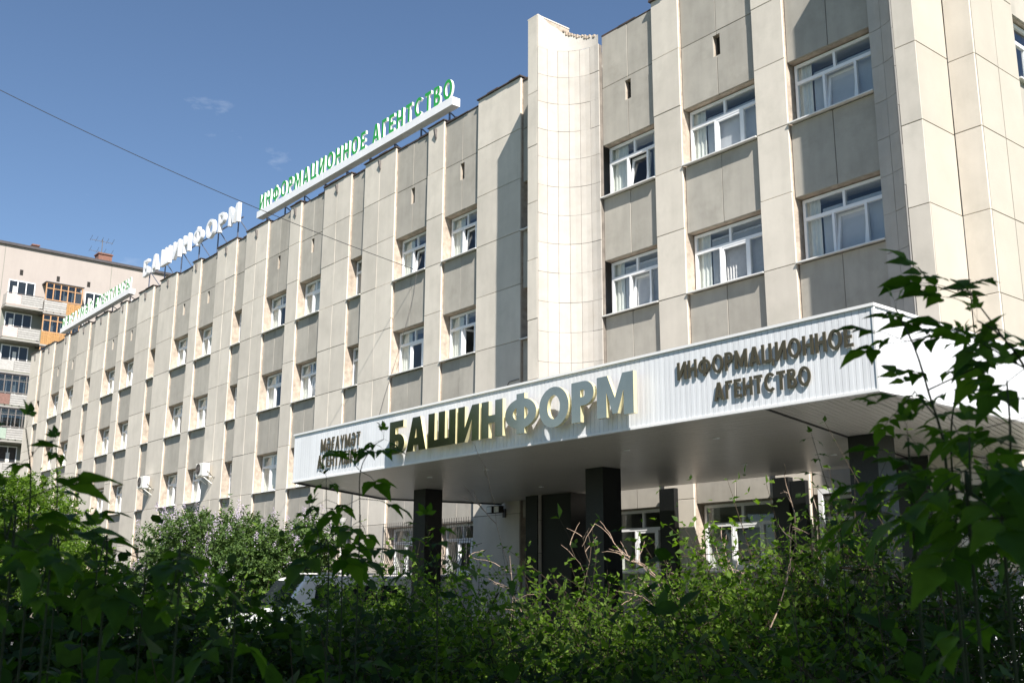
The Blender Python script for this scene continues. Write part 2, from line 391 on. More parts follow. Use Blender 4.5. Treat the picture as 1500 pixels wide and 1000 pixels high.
def glyph_outline(ch, w):
    """outlines of one bold capital, one unit high: [(outer, [holes])], width"""
    h = w * .82
    if ch == 'Н':
        W = .74; return [([(0, 0), (w, 0), (w, .5 - h / 2), (W - w, .5 - h / 2), (W - w, 0), (W, 0), (W, 1), (W - w, 1), (W - w, .5 + h / 2), (w, .5 + h / 2), (w, 1), (0, 1)], [])], W
    if ch == 'И':
        W = .78; return [([(0, 0), (w, 0), (W - w, .60), (W - w, 0), (W, 0), (W, 1), (W - w, 1), (w, .40), (w, 1), (0, 1)], [])], W
    if ch == 'Ш':
        W = 1.08; m = W / 2; return [([(0, 0), (W, 0), (W, 1), (W - w, 1), (W - w, h), (m + w / 2, h), (m + w / 2, 1), (m - w / 2, 1), (m - w / 2, h), (w, h), (w, 1), (0, 1)], [])], W
    if ch == 'Ц':
        W = .74; d = .2; return [([(0, 0), (W + .02, 0), (W + .02, -d), (W + .14, -d), (W + .14, h), (W, h), (W, 1), (W - w, 1), (W - w, h), (w, h), (w, 1), (0, 1)], [])], W + .14
    if ch == 'Г':
        W = .56; return [([(0, 0), (w, 0), (w, 1 - h), (W, 1 - h), (W, 1), (0, 1)], [])], W
    if ch == 'Ғ':
        W = .60; a = .08; return [([(a, 0), (a + w, 0), (a + w, .42 - h / 2), (.48, .42 - h / 2), (.48, .42 + h / 2), (a + w, .42 + h / 2), (a + w, 1 - h), (W, 1 - h), (W, 1), (a, 1), (a, .42 + h / 2), (0, .42 + h / 2), (0, .42 - h / 2), (a, .42 - h / 2)], [])], W
    if ch == 'Т':
        W = .66; m = W / 2; return [([(m - w / 2, 0), (m + w / 2, 0), (m + w / 2, 1 - h), (W, 1 - h), (W, 1), (0, 1), (0, 1 - h), (m - w / 2, 1 - h)], [])], W
    if ch == 'Е':
        W = .58; return [([(0, 0), (W, 0), (W, h), (w, h), (w, .5 - h / 2), (W - .06, .5 - h / 2), (W - .06, .5 + h / 2), (w, .5 + h / 2), (w, 1 - h), (W, 1 - h), (W, 1), (0, 1)], [])], W
    if ch == 'М':
        W = .98; k = w * .5; return [([(0, 0), (w, 0), (w, .60), (W / 2 - k * .5, .06), (W / 2 + k * .5, .06), (W - w, .60), (W - w, 0), (W, 0), (W, 1), (W - w * 1.1, 1), (W / 2, .44), (w * 1.1, 1), (0, 1)], [])], W
    if ch in 'АЛ':
        W = .82; u = w * 1.12; ap = 1 - u * 1.15; m = W / 2; a = w * .62
        def xl(y): return u + (m - u) * y / ap
        if ch == 'Л':
            return [([(0, 0), (u, 0), (m, ap), (W - u, 0), (W, 0), (m + a, 1), (m - a, 1)], [])], W
        y0, y1 = .17, .17 + h
        return [([(0, 0), (u, 0), (xl(y0), y0), (W - xl(y0), y0), (W - u, 0), (W, 0), (m + a, 1), (m - a, 1)], [[(xl(y1), y1), (W - xl(y1), y1), (m, ap)]])], W
    if ch == 'Ү':
        W = .76; m = W / 2; return [([(m - w / 2, 0), (m + w / 2, 0), (m + w / 2, .42), (W, 1), (W - w * 1.15, 1), (m, .60), (w * 1.15, 1), (0, 1), (m - w / 2, .42)], [])], W
    if ch == 'О':
        W = .90; return [(_arc(W / 2, .5, W / 2, .515, 0, 360, 36)[:-1], [_arc(W / 2, .5, W / 2 - w, .515 - h, 0, 360, 36)[:-1]])], W
    if ch == 'С':
        W = .80; c = .45; return [(_arc(c, .5, .45, .515, 45, 315, 30) + _arc(c, .5, .45 - w, .515 - h, 310, 50, 30), [])], W
    if ch == 'Ә':
        W = .84; r = W / 2; ri = r - w; rj = .515 - h; b0 = math.degrees(math.asin(min(1, (h / 2) / rj)))
        outer = _arc(r, .5, r, .515, 180, 498, 34) + _arc(r, .5, ri, rj, 495, 360 + b0, 14) + [(0.0, .5 + h / 2)]
        return [(outer, [_arc(r, .5, ri, rj, 180 + b0, 360 - b0, 20)])], W
    if ch == 'Р':
        W = .64; y0 = .40; ry = (1 - y0) / 2; rx = ry * .95; x1 = W - rx
        return [([(0, 0), (w, 0), (w, y0)] + _arc(x1, y0 + ry, rx, ry, -90, 90, 18) + [(0, 1)],
                 [[(w, y0 + h)] + _arc(x1, y0 + ry, rx - w, ry - h, -90, 90, 14) + [(w, 1 - h)]])], W
    if ch in 'БЫ':
        W = .66 if ch == 'Б' else .60; y1 = .60; ry = y1 / 2; rx = ry * .95; x1 = W - rx
        hole = [[(w, h)] + _arc(x1, ry, rx - w, ry - h, -90, 90, 14) + [(w, y1 - h)]]
        if ch == 'Б':
            return [([(0, 0)] + _arc(x1, ry, rx, ry, -90, 90, 18) + [(w, y1), (w, 1 - h), (W - .06, 1 - h), (W - .06, 1), (0, 1)], hole)], W
        return [([(0, 0)] + _arc(x1, ry, rx, ry, -90, 90, 18) + [(w, y1), (w, 1), (0, 1)], hole), ([(W + .10, 0), (W + .10 + w, 0), (W + .10 + w, 1), (W + .10, 1)], [])], W + .10 + w
    if ch == 'В':
        W = .66; ym = .53; r1 = ym / 2; r2 = (1 - ym) / 2; x1 = W - r1 * .95; x2 = W - .05 - r2 * .95
        return [([(0, 0)] + _arc(x1, r1, r1 * .95, r1, -90, 78, 16) + _arc(x2, ym + r2, r2 * .95, r2, -70, 90, 16) + [(0, 1)],
                 [[(w, h)] + _arc(x1, r1, r1 * .95 - w, r1 - h * .95, -90, 90, 12) + [(w, ym - h * .6)],
                  [(w, ym + h * .4)] + _arc(x2, ym + r2 + h * .1, r2 * .95 - w, r2 - h * .8, -90, 90, 12) + [(w, 1 - h)]])], W
    if ch == 'Ф':
        W = 1.02; c = W / 2; rx, ry = W / 2, .40; a = math.degrees(math.acos((w / 2) / rx)); ri, rj = rx - w, ry - h
        b = math.degrees(math.acos((w / 2) / ri))
        outer = [(c - w / 2, -.03), (c + w / 2, -.03)] + _arc(c, .5, rx, ry, -a, a, 22) + [(c + w / 2, 1.03), (c - w / 2, 1.03)] + _arc(c, .5, rx, ry, 180 - a, 180 + a, 22)
        return [(outer, [_arc(c, .5, ri, rj, -b, b, 16), _arc(c, .5, ri, rj, 180 - b, 180 + b, 16)])], W
    raise KeyError(ch)


def glyph_mesh(ch, depth, w, mats, face_y=True):
    key = (ch, depth, w, tuple(m.name for m in mats))
    if key in _txt: return _txt[key]
    from mathutils.geometry import tessellate_polygon
    pieces, width = glyph_outline(ch, w)
    vs = []; fs = []; mi = []
    for outer, holes in pieces:
        loops = [outer] + holes
        flat = [p for lp_ in loops for p in lp_]
        tris = tessellate_polygon([[Vector((x, y, 0)) for x, y in lp_] for lp_ in loops])
        k = len(vs); n = len(flat)
        vs += [(x, -depth / 2, y) for x, y in flat] + [(x, depth / 2, y) for x, y in flat]
        for t in tris:
            (ax, ay), (bx, by), (cx, cy) = [flat[q] for q in t]
            if (bx - ax) * (cy - ay) - (by - ay) * (cx - ax) < 0: t = (t[0], t[2], t[1])
            fs.append((k + t[0], k + t[1], k + t[2])); mi.append(0)
            fs.append((k + n + t[0], k + n + t[2], k + n + t[1])); mi.append(0)
        o = 0
        for li, lp_ in enumerate(loops):
            m_ = len(lp_)
            area = sum(lp_[q][0] * lp_[(q + 1) % m_][1] - lp_[(q + 1) % m_][0] * lp_[q][1] for q in range(m_))
            inward = (area > 0) == (li == 0)
            for q in range(m_):
                a, b = k + o + q, k + o + (q + 1) % m_
                f = (a, a + n, b + n, b) if inward else (a, b, b + n, a + n)
                if area < 0 and li == 0: f = (a, a + n, b + n, b)[::-1]
                fs.append(f[::-1] if (li == 0) else f); mi.append(len(mats) - 1)
            o += m_
    me = bpy.data.meshes.new('letter'); me.from_pydata(vs, [], fs)
    for m in mats: me.materials.append(m)
    me.polygons.foreach_set('material_index', mi); me.update()
    _txt[key] = (me, width)
    return _txt[key]


def lettering(text, x0, x1, z0, z1, y, depth, offset, mats, parent, gap=0.11, space=0.35, names='letter'):
    """letters along +x in the plane y, each an object of its own; depth given in metres"""
    sz = z1 - z0
    items = []; W = 0
    for i, ch in enumerate(text):
        if ch == ' ':
            W += space; continue
        me, w = glyph_mesh(ch, 0.2, offset, mats)
        items.append((me, W)); W += w + gap
    W -= gap
    sx = (x1 - x0) / W
    out = []
    for me, off in items:
        o = bpy.data.objects.new(names, me)
        o.scale = (sx, depth / 0.2, sz)
        link(o, parent, (x0 + off * sx, y, z0 + EYE))
        out.append(o)
    return out


Z = EYE        # heights below are measured from eye level, so add Z
# ------------------------------------------------------------------ ground
gb = MB(); gb.add([(-900, -700, 0), (500, -700, 0), (500, 900, 0), (-900, 900, 0)], [(0, 1, 2, 3)])
tag(gb.build('ground', MT['grass']), kind='structure')
pb = MB(); pb.add([(-74, 8.2, 0.004), (14, 8.2, 0.004), (14, 16.6, 0.004), (-74, 16.6, 0.004)], [(0, 1, 2, 3)])
tag(pb.build('road', MT['asphalt']), kind='structure')
kb = MB(); kb.box(-74, 14, 16.6, 16.75, 0, 0.13); kb.box(-74, 14, 8.05, 8.2, 0, 0.13)
tag(kb.build('kerb', MT['concrete']), kind='structure')
vb = MB(); vb.add([(-74, 16.75, 0.008), (14, 16.75, 0.008), (14, 18.9, 0.008), (-74, 18.9, 0.008)], [(0, 1, 2, 3)])
tag(vb.build('pavement', MT['paving']), kind='structure')

# ------------------------------------------------------------------ office building
D = 18.9
office = thing('office_building', 'long pale four storey office block clad in stone panels with recessed windows between pilasters',
               'building', (-42, 18.9, 0))
JZ = [15.30, 13.60, 12.00, 10.35, 8.72, 7.05, 5.42, 3.76, 2.12, 0.46, -1.18]     # panel joints, from eye level
SILLS = [10.36, 7.06, 3.77, 0.47]
HEAD = 1.53
TOPZ = 15.30
WIN_Y = 19.29
SP_Y = 19.0


def part(o, label=None):
    if label: o['label'] = label
    return o


def plates(name, x0, x1, cols, zs, y, m, thick=0.045, gap=0.007, parent=None):
    for i in range(len(zs) - 1):
        for c in range(cols):
            a = x0 + (x1 - x0) * c / cols; b = x0 + (x1 - x0) * (c + 1) / cols
            o = box(name, m, a + gap, b - gap, y, y + thick, zs[i + 1] + gap + Z, zs[i] - gap + Z, parent or office, ch=0.006)
            wobble(o)


def pilaster(x0, x1, cols, y=D, top=TOPZ, m='panel', depth_to=19.6):
    # rough backing behind the plates
    box('pilaster_core', MT['plaster'], x0 + 0.012, x1 - 0.012, y + 0.05, depth_to, 0, top - 0.03 + Z, office)
    box('joint_bed', MT['joint'], x0 + 0.02, x1 - 0.02, y + 0.030, y + 0.049, JZ[-1] + Z, top - 0.04 + Z, office)
    plates('pilaster_panel', x0, x1, cols, [top] + JZ[1:], y, MT[m])
    # base course
    box('plinth', MT['concrete'], x0 + 0.01, x1 - 0.01, y + 0.03, y + 0.05, 0.01, JZ[-1] + Z - 0.01, office)
    b = MB(); n = max(2, int((x1 - x0) / 0.45)); r = RNG
    for i in range(n):
        a = x0 - 0.03 + (x1 - x0 + 0.06) * i / n; c = x0 - 0.03 + (x1 - x0 + 0.06) * (i + 1) / n
        h = r.uniform(0.02, 0.06)
        b.box(a, c, y - r.uniform(0.03, 0.07), depth_to - 0.01, top + Z, top + h + Z)
    b.build('coping', MT['coping'], office)


def bracket(x, y=D, z=14.93):
    b = MB()
    b.add([(-.035, 0, .16), (.05, 0, .2), (.05, 0, -.12), (0, 0, -.2), (-.035, -.10, .16), (.05, -.12, .2), (.05, -.05, -.12), (0, -.03, -.2)],
          [(0, 1, 2, 3), (7, 6, 5, 4), (0, 4, 5, 1), (1, 5, 6, 2), (2, 6, 7, 3), (3, 7, 4, 0)])
    b.build('rusty_bracket', MT['rust'], office, (x, y, z + Z))


_curt = {}


def cloth_mesh(w, h, m, amp=0.025, per=0.12):
    key = (round(w, 2), round(h, 2), m.name)
    if key not in _curt:
        b = MB(); n = max(6, int(w / per * 4)); vs = []; fs = []
        for i in range(n + 1):
            x = w * i / n; y = amp * math.sin(2 * math.pi * i / 4 + 0.7 * math.sin(i))
            vs += [(x, y, 0), (x, y * 0.6, h)]
        for i in range(n): fs.append((2 * i, 2 * i + 2, 2 * i + 3, 2 * i + 1))
        me = bpy.data.meshes.new('curtain'); me.from_pydata(vs, [], fs); me.materials.append(m); me.update()
        _curt[key] = me
    return _curt[key]


_win = {}


def frame_mesh(w, h, style):
    key = (round(w, 2), round(h, 2), style)
    if key in _win: return _win[key]
    b = MB(); t = 0.065; y0, y1 = -0.035, 0.035
    tz = h * 0.69                       # transom height
    b.box(0, w, y0, y1, 0, t); b.box(0, w, y0, y1, h - t, h)
    b.box(0, t, y0, y1, t, h - t); b.box(w - t, w, y0, y1, t, h - t)
    b.box(t, w - t, y0 - .002, y1, tz - 0.04, tz + 0.04)
    panes = []
    if style == 'narrow':
        panes = [(t, w - t, t, tz - .035), (t, w - t, tz + .035, h - t)]
        sash = None
    else:
        mx = w * 0.5
        b.box(mx - .03, mx + .03, y0 - .003, y1, tz + .035, h - t)
        a = w * 0.36; c = w * 0.74
        b.box(a - .03, a + .03, y0 - .003, y1, t, tz - .035)
        b.box(c - .03, c + .03, y0 - .003, y1, t, tz - .035)
        panes = [(t, a - .03, t, tz - .035), (c + .03, w - t, t, tz - .035), (t, mx - .03, tz + .035, h - t), (mx + .03, w - t, tz + .035, h - t)]
        sash = (a + .03, c - .03, t, tz - .035)
    me = bpy.data.meshes.new('window_frame'); me.from_pydata(b.v, [], b.f); me.materials.append(MT['pvc']); me.update()
    _win[key] = (me, panes, sash)
    return _win[key]


_sash = {}


def sash_mesh(w, h):
    key = (round(w, 3), round(h, 3))
    if key not in _sash:
        b = MB(); t = 0.06; y0, y1 = -0.03, 0.03
        b.box(0, w, y0, y1, 0, t); b.box(0, w, y0, y1, h - t, h); b.box(0, t, y0, y1, t, h - t); b.box(w - t, w, y0, y1, t, h - t)
        n = len(b.f)
        b.add([(t, 0, t), (w - t, 0, t), (w - t, 0, h - t), (t, 0, h - t)], [(0, 1, 2, 3)], 1)
        me = bpy.data.meshes.new('sash'); me.from_pydata(b.v, [], b.f)
        me.materials.append(MT['pvc']); me.materials.append(MT['glass'])
        me.polygons.foreach_set('material_index', b.m); me.update()
        _sash[key] = me
    return _sash[key]


def window(x0, x1, zs, zh, y=WIN_Y, style='wide', sash='shut', dress='curtain', parent=None, label=None):
    """thing > window > frame, pane, sash, sill, curtain"""
    parent = parent or office
    win = bpy.data.objects.new('window', None); win.empty_display_size = 0.2
    link(win, parent, ((x0 + x1) / 2, y, zs + Z))
    if label: win['label'] = label
    w = x1 - x0; h = zh - zs
    me, panes, sa = frame_mesh(w, h, style)
    link(bpy.data.objects.new('frame', me), win, (x0, y, zs + Z))
    for (a, b_, c, d) in panes:
        box('pane', MT['glass'], x0 + a, x0 + b_, y - 0.004, y + 0.004, zs + Z + c, zs + Z + d, win)
    if sa:
        sw, sh = sa[1] - sa[0], sa[3] - sa[2]
        o = bpy.data.objects.new('sash', sash_mesh(sw, sh))
        link(o, win, (x0 + sa[0], y, zs + Z + sa[2]))
        if sash == 'tilt':
            o.rotation_euler = (-math.radians(9), 0, 0); o.location.y += 0.01
        elif sash == 'open':
            o.rotation_euler = (0, 0, math.radians(82)); o.location.y += 0.04
    sill = MB()
    xl, xr = x0 - 0.03, x1 + 0.03
    sill.add([(xl, y - .03, .03), (xr, y - .03, .03), (xr, D - 0.045, -0.015), (xl, D - 0.045, -0.015),
              (xl, y - .03, .012), (xr, y - .03, .012), (xr, D - 0.045, -0.045), (xl, D - 0.045, -0.045)],
             [(0, 3, 2, 1), (4, 5, 6, 7), (0, 1, 5, 4), (1, 2, 6, 5), (2, 3, 7, 6), (3, 0, 4, 7)])
    sill.v = [(vx - (x0 + x1) / 2, vy - y, vz) for vx, vy, vz in sill.v]
    sill.build('sill', MT['sill'], win, ((x0 + x1) / 2, y, zs + Z))
    if parent is office:
        b = MB(); zz0, zz1 = zs + Z, zh + Z
        b.box(x0 - .05, x0 + .02, y + .05, y + .50, zz0 - .02, zz1 + .03); b.box(x1 - .02, x1 + .05, y + .05, y + .50, zz0 - .02, zz1 + .03)
        b.box(x0 + .02, x1 - .02, y + .05, y + .50, zz1 - .01, zz1 + .03); b.box(x0 + .02, x1 - .02, y + .05, y + .52, zz0 - .02, zz0 + .02)
        cx = (x0 + x1) / 2
        b.v = [(vx - cx, vy - y, vz - zz0) for vx, vy, vz in b.v]
        b.build('inner_reveal', MT['curtain'], win, (cx, y, zz0))
    if dress in ('curtain', 'blinds', 'roller'):
        o = bpy.data.objects.new('curtain', cloth_mesh(w * (0.30 if dress == 'curtain' and style != 'narrow' else (.5 if style == 'narrow' else .17)), h * .96, MT['curtain']))
        link(o, win, (x0 + 0.02, y + 0.11, zs + Z + .03))
        if style != 'narrow' and dress == 'curtain' and RNG.random() < 0.5:
            o = bpy.data.objects.new('curtain', cloth_mesh(w * 0.2, h * .96, MT['curtain']))
            link(o, win, (x1 - 0.02 - w * .2, y + 0.11, zs + Z + .03))
    if dress == 'wide':
        o = bpy.data.objects.new('curtain', cloth_mesh(w * .85, h * .96, MT['curtain'], per=.16))
        link(o, win, (x0 + 0.05, y + 0.2, zs + Z + .03))
    if dress == 'blinds':
        n = int((w * 0.8) / 0.085)
        b = MB()
        for i in range(n):
            xx = x0 + w * .19 + i * 0.085
            b.add([(xx, y + .13, zs + Z + .05), (xx + .055, y + .175, zs + Z + .05), (xx + .055, y + .175, zs + Z + h * .86), (xx, y + .13, zs + Z + h * .86)], [(0, 1, 2, 3)])
        b.box(x0 + w * .19, x1, y + .12, y + .18, zs + Z + h * .86, zs + Z + h * .89)
        cx = (x0 + x1) / 2
        b.v = [(vx - cx, vy - y, vz - (zs + Z)) for vx, vy, vz in b.v]
        b.build('vertical_blind', MT['blind'], win, (cx, y, zs + Z))
    if dress == 'roller':
        box('roller_blind', MT['rollblind'], x0 + w * .19, x1, y + .13, y + .14, zs + Z + .02, zs + Z + h * .82, win)
    return win


def bay(x0, x1, style, cols, first_row=0, dresses=None, sashes=None, vent=True, seam=True, rows=4, wy=WIN_Y):
    """recessed bay: stone spandrels, rough reveals, four windows"""
    top = TOPZ - 0.12
    # core pieces between the windows
    prev = top
    for k, s in enumerate(SILLS):
        hd = s + HEAD
        y1 = 19.6
        zs = [prev, 13.60, hd] if k == 0 else [prev, hd]
        if k == 0 and vent:
            # core with a slot for the vent
            vx = (x0 + x1) / 2
            b = MB(); vz0, vz1 = 12.93, 13.50
            b.box(x0, vx - .11, SP_Y + .045, y1, hd + Z, prev + Z); b.box(vx + .11, x1, SP_Y + .045, y1, hd + Z, prev + Z)
            b.box(vx - .11, vx + .11, SP_Y + .045, y1, hd + Z, vz0 + Z); b.box(vx - .11, vx + .11, SP_Y + .045, y1, vz1 + Z, prev + Z)
            b.build('wall_core', MT['plaster'], office)
            # plates, the lower pair notched round the slot
            cc = cols
            plates('spandrel_panel', x0, x1, cc, [prev, 13.60 - .0], SP_Y, MT['spandrel'])
            g = .011; m_ = MT['spandrel']
            if cc == 2:
                for sgn in (-1, 1):
                    b = MB()
                    xa, xb = (x0 + g, vx - g) if sgn < 0 else (vx + g, x1 - g)
                    xi = vx - .11 if sgn < 0 else vx + .11
                    zl, zt = hd + g + Z, 13.60 - g + Z
                    if sgn < 0:
                        poly = [(xa, zl), (xb, zl), (xb, vz0 + Z), (xi, vz0 + Z), (xi, vz1 + Z), (xb, vz1 + Z), (xb, zt), (xa, zt)]
                    else:
                        poly = [(xa, zl), (xb, zl), (xb, zt), (xa, zt), (xa, vz1 + Z), (xi, vz1 + Z), (xi, vz0 + Z), (xa, vz0 + Z)]
                    n = len(poly)
                    vs = [(px_, SP_Y, pz_) for px_, pz_ in poly] + [(px_, SP_Y + .045, pz_) for px_, pz_ in poly]
                    fs = [tuple(range(n)), tuple(range(2 * n - 1, n - 1, -1))] + [((i + 1) % n, i, n + i, n + (i + 1) % n) for i in range(n)]
                    b.add(vs, fs); b.build('spandrel_panel', m_, office)
            else:
                b = MB(); xa, xb = x0 + g, x1 - g; zl, zt = hd + g + Z, 13.60 - g + Z
                b.box(xa, vx - .11, SP_Y, SP_Y + .045, zl, zt); b.box(vx + .11, xb, SP_Y, SP_Y + .045, zl, zt)
                b.box(vx - .11, vx + .11, SP_Y, SP_Y + .045, zl, vz0 + Z); b.box(vx - .11, vx + .11, SP_Y, SP_Y + .045, vz1 + Z, zt)
                b.build('spandrel_panel', m_, office)
            box('vent_hole', MT['dark'], vx - .13, vx + .13, SP_Y + .16, SP_Y + .18, vz0 + Z - .02, vz1 + Z + .02, office)
        else:
            box('wall_core', MT['plaster'], x0, x1, SP_Y + .045, 19.6, hd + Z, prev + Z, office)
            plates('spandrel_panel', x0, x1, cols, [prev] + ([13.60] if k == 0 else []) + [hd], SP_Y, MT['spandrel'])
        xm = (x0 + x1) / 2
        if k == 0 and vent:
            box('joint_bed', MT['joint'], xm - .02, xm + .02, SP_Y + .034, SP_Y + .0445, 13.52 + Z, prev - .01 + Z, office)
            box('joint_bed', MT['joint'], xm - .02, xm + .02, SP_Y + .034, SP_Y + .0445, hd + .01 + Z, 12.92 + Z, office)
            for a_, b_ in ((x0 + .01, xm - .125), (xm + .125, x1 - .01)):
                box('joint_bed', MT['joint'], a_, b_, SP_Y + .034, SP_Y + .0445, 13.5 + Z, 13.7 + Z, office)
        else:
            box('joint_bed', MT['joint'], x0 + .01, x1 - .01, SP_Y + .034, SP_Y + .0445, hd + .01 + Z, prev - .01 + Z, office)
        if k >= first_row:
            dr = dresses[k] if dresses else RNG.choice(['curtain', 'curtain', 'wide', 'curtain', 'roller'])
            sh = sashes[k] if sashes else RNG.choice(['shut', 'shut', 'tilt', 'shut'])
            window(x0 + 0.04, x1 - 0.04, s + .02, hd - .03, y=wy, style=style, sash=sh, dress=dr)
        prev = s - 0.02
    # below the last sill
    box('wall_core', MT['plaster'], x0, x1, SP_Y + .045, 19.6, 0, prev + Z, office)
    plates('spandrel_panel', x0, x1, cols, [prev, JZ[-1]], SP_Y, MT['spandrel'])
    box('joint_bed', MT['joint'], x0 + 0.01, x1 - 0.01, SP_Y + .032, SP_Y + .044, JZ[-1] + Z, prev - .01 + Z, office)
    b = MB(); n = max(2, int((x1 - x0) / .5))
    for i in range(n):
        a = x0 + (x1 - x0) * i / n; c = x0 + (x1 - x0) * (i + 1) / n
        b.box(a, c, SP_Y - RNG.uniform(.0, .05), 19.62, top + Z, top + RNG.uniform(.02, .06) + Z)
    b.build('coping', MT['coping'], office)


L0 = -24.95; MOD = 9.86
# left wing, from the entrance outwards
pilaster(L0, -22.81, 1)
bracket_x = []
for k in range(5):
    o = L0 - MOD * k
    c2 = 2 if k < 2 else 1
    # (end bay, narrow pilaster, bay, wide pilaster, narrow bay, wide pilaster)
    dz = [['curtain', 'curtain', 'curtain', 'none'], ['curtain', 'curtain', 'none', 'none']] if k == 0 else [None, None]
    ss = [['tilt', 'open', 'shut', 'shut'], ['tilt', 'shut', 'shut', 'shut']] if k == 0 else [None, None]
    if k == 1: ss = [['shut', 'tilt', 'shut', 'shut'], ['shut', 'shut', 'shut', 'shut']]
    bay(o - 1.86, o, 'wide', c2 if k < 3 else 1, dresses=dz[0], sashes=ss[0])
    pilaster(o - 2.78, o - 1.86, 1)
    bay(o - 4.77, o - 2.78, 'wide', c2 if k < 3 else 1, dresses=dz[1], sashes=ss[1])
    pilaster(o - 6.85, o - 4.77, c2)
    bay(o - 7.82, o - 6.85, 'narrow', 1, vent=False, dresses=['none', 'curtain', 'none', 'none'])
    pilaster(o - MOD, o - 7.82, c2)
    bracket_x += [o - 2.32, o - 5.80, o - 8.85]
for bx_ in bracket_x: bracket(bx_)

# gap beside the left fin
bay(-22.81, -21.86, 'narrow', 1, vent=False, dresses=['none'] * 4)
pilaster(-21.86, -20.6, 1)

# entrance block pilasters and bays
bay(-19.39, -17.41, 'wide', 2, first_row=0, dresses=['curtain', 'blinds', 'none', 'none'], sashes=['tilt', 'tilt', 'shut', 'shut'], wy=19.24)
pilaster(-17.41, -16.48, 1)
bay(-16.48, -14.18, 'wide', 2, dresses=['roller', 'blinds', 'none', 'none'], sashes=['shut', 'shut', 'shut', 'shut'], wy=19.24)
pilaster(-14.18, -13.30, 1)
bay(-13.30, -11.11, 'wide', 2, vent=False, dresses=['roller', 'roller', 'none', 'none'], sashes=['tilt', 'tilt', 'shut', 'shut'], wy=19.24)

# fins with tiled coves
FY = 17.67


def cove(xo, xi, ztop_o, ztop_i, flip=False):
    """quarter-round tiled cove from the fin edge (xo, FY) to the wall (xi, D)"""
    cx, cy = xi, FY; R_ = abs(xi - xo); sg = 1 if xo < xi else -1
    RY = D - FY
    ncol = 6
    def P(t, r=0.0):         # t 0 at the fin, 1 at the wall
        a = t * math.pi / 2
        return (cx - sg * (R_ - r) * math.cos(a), cy + (RY - r) * math.sin(a))
    zs = [z for z in np.arange(14.94, -1.3, -0.823)]
    g = 0.0048
    for i in range(len(zs) - 1):
        for c in range(ncol):
            t0, t1 = c / ncol + g / 2, (c + 1) / ncol - g / 2
            p = [P(t0, .03), P((t0 + t1) / 2, .03), P(t1, .03), P(t1, 0), P((t0 + t1) / 2, 0), P(t0, 0)]
            lx, ly = p[1]
            b = MB(); dzz = RNG.uniform(-.003, .003); rr = RNG.uniform(-.004, .004)
            pp = [(q[0] - lx + rr, q[1] - ly - rr) for q in p]
            if sg > 0: pp = pp[::-1]
            b.prism(pp, zs[i + 1] + g + Z - 7 + dzz, zs[i] - g + Z - 7 + dzz)
            b.build('cove_tile', MT['cove'] if zs[i + 1] > 1.6 or True else MT['granite'], office, (lx, ly, 7))
    # backing shell and the plain band on top with its broken edge
    pts = [P(t) for t in np.linspace(0, 1, 13)]
    back = [(xo, D + .2), (xi, D + .2)]
    poly = pts + [(xi, D + .1), (xo, D + .1)]
    if sg < 0: poly = poly[::-1]
    b = MB(); b.prism([(q[0], q[1] + .004) for q in poly][::-1], 0, 14.93 + Z); b.build('cove_core', MT['cove_joint'], office)
    b = MB(); n = 24; vs = []; fs = []
    for i in range(n + 1):
        t = i / n; q = P(t, .03); q2 = P(t, -.03)
        if q2[1] > D: q2 = (q2[0], D)
        zt = ztop_o + (ztop_i - ztop_o) * (t ** 1.0) - 0.10 * math.sin(t * math.pi) + (RNG.uniform(-.05, .03) if .3 < t < .95 else 0)
        vs += [(q[0], q[1], 14.94 + Z), (q[0], q[1], zt + Z), (cx - sg * R_ * 1.02, q2[1] + .25, zt + .0 + Z)]
    for i in range(n):
        a = 3 * i; fs += [(a, a + 3, a + 4, a + 1), (a + 1, a + 4, a + 5, a + 2)]
    b.add(vs, fs); b.build('cove_top_band', MT['cove'], office)
    b = MB()
    for i in range(9, 23):
        if RNG.random() < .6:
            t = i / n; q = P(t, .045); zt = ztop_o + (ztop_i - ztop_o) * t - 0.10 * math.sin(t * math.pi)
            s = RNG.uniform(.015, .04)
            b.box(q[0] - s, q[0] + s, q[1] - .01, q[1] + .05, zt - RNG.uniform(.02, .09) + Z, zt + RNG.uniform(0, .03) + Z)
    b.build('broken_edge', MT['plaster'], office)


# left fin
LFa, LFb = -21.03, -20.61
TL = 15.96
box('fin_core', MT['plaster'], LFa + .05, LFb - .012, FY + .05, D, 0, TL - .04 + Z, office)
zz = [TL, 13.6, 12.0, 10.35, 8.72, 7.05, 5.42, 3.76, 2.40]
plates('fin_panel', LFa, LFb, 1, zz, FY, MT['panel'])
box('fin_top', MT['panel'], LFa, LFb, FY, D, TL - .035 + Z, TL + Z, office)
for i in range(len(zz) - 1):
    box('fin_panel', MT['side'], LFa, LFa + .045, FY + .05, D - .003, zz[i + 1] + .011 + Z, zz[i] - .04 + Z, office)
box('fin_base', MT['granite'], LFa - .02, LFb + .02, FY - .03, D, 0, 2.39 + Z, office)
cove(LFb, -19.39, TL, 15.22)
# right fin
RFa, RFb = -9.89, -9.44
cove(RFa, -11.11, TL, 15.22)
SYD = 18.84
box('fin_core', MT['plaster'], RFa + .012, RFb - .05, FY + .05, D, 0, TL - .04 + Z, office)
plates('fin_panel', RFa, RFb, 1, zz + [.46, -1.18], FY, MT['panel'])
plates_zs = zz + [0.46, -1.18]


def side_plates(y0, y1, x, zs, cols=1, m='side'):
    for i in range(len(zs) - 1):
        for c in range(cols):
            a = y0 + (y1 - y0) * c / cols; b_ = y0 + (y1 - y0) * (c + 1) / cols
            o = box('side_panel', MT[m], x - .045, x, a + .011, b_ - .011, zs[i + 1] + .011 + Z, zs[i] - .011 + Z, office)
            o.location.x += RNG.uniform(-.003, .003)


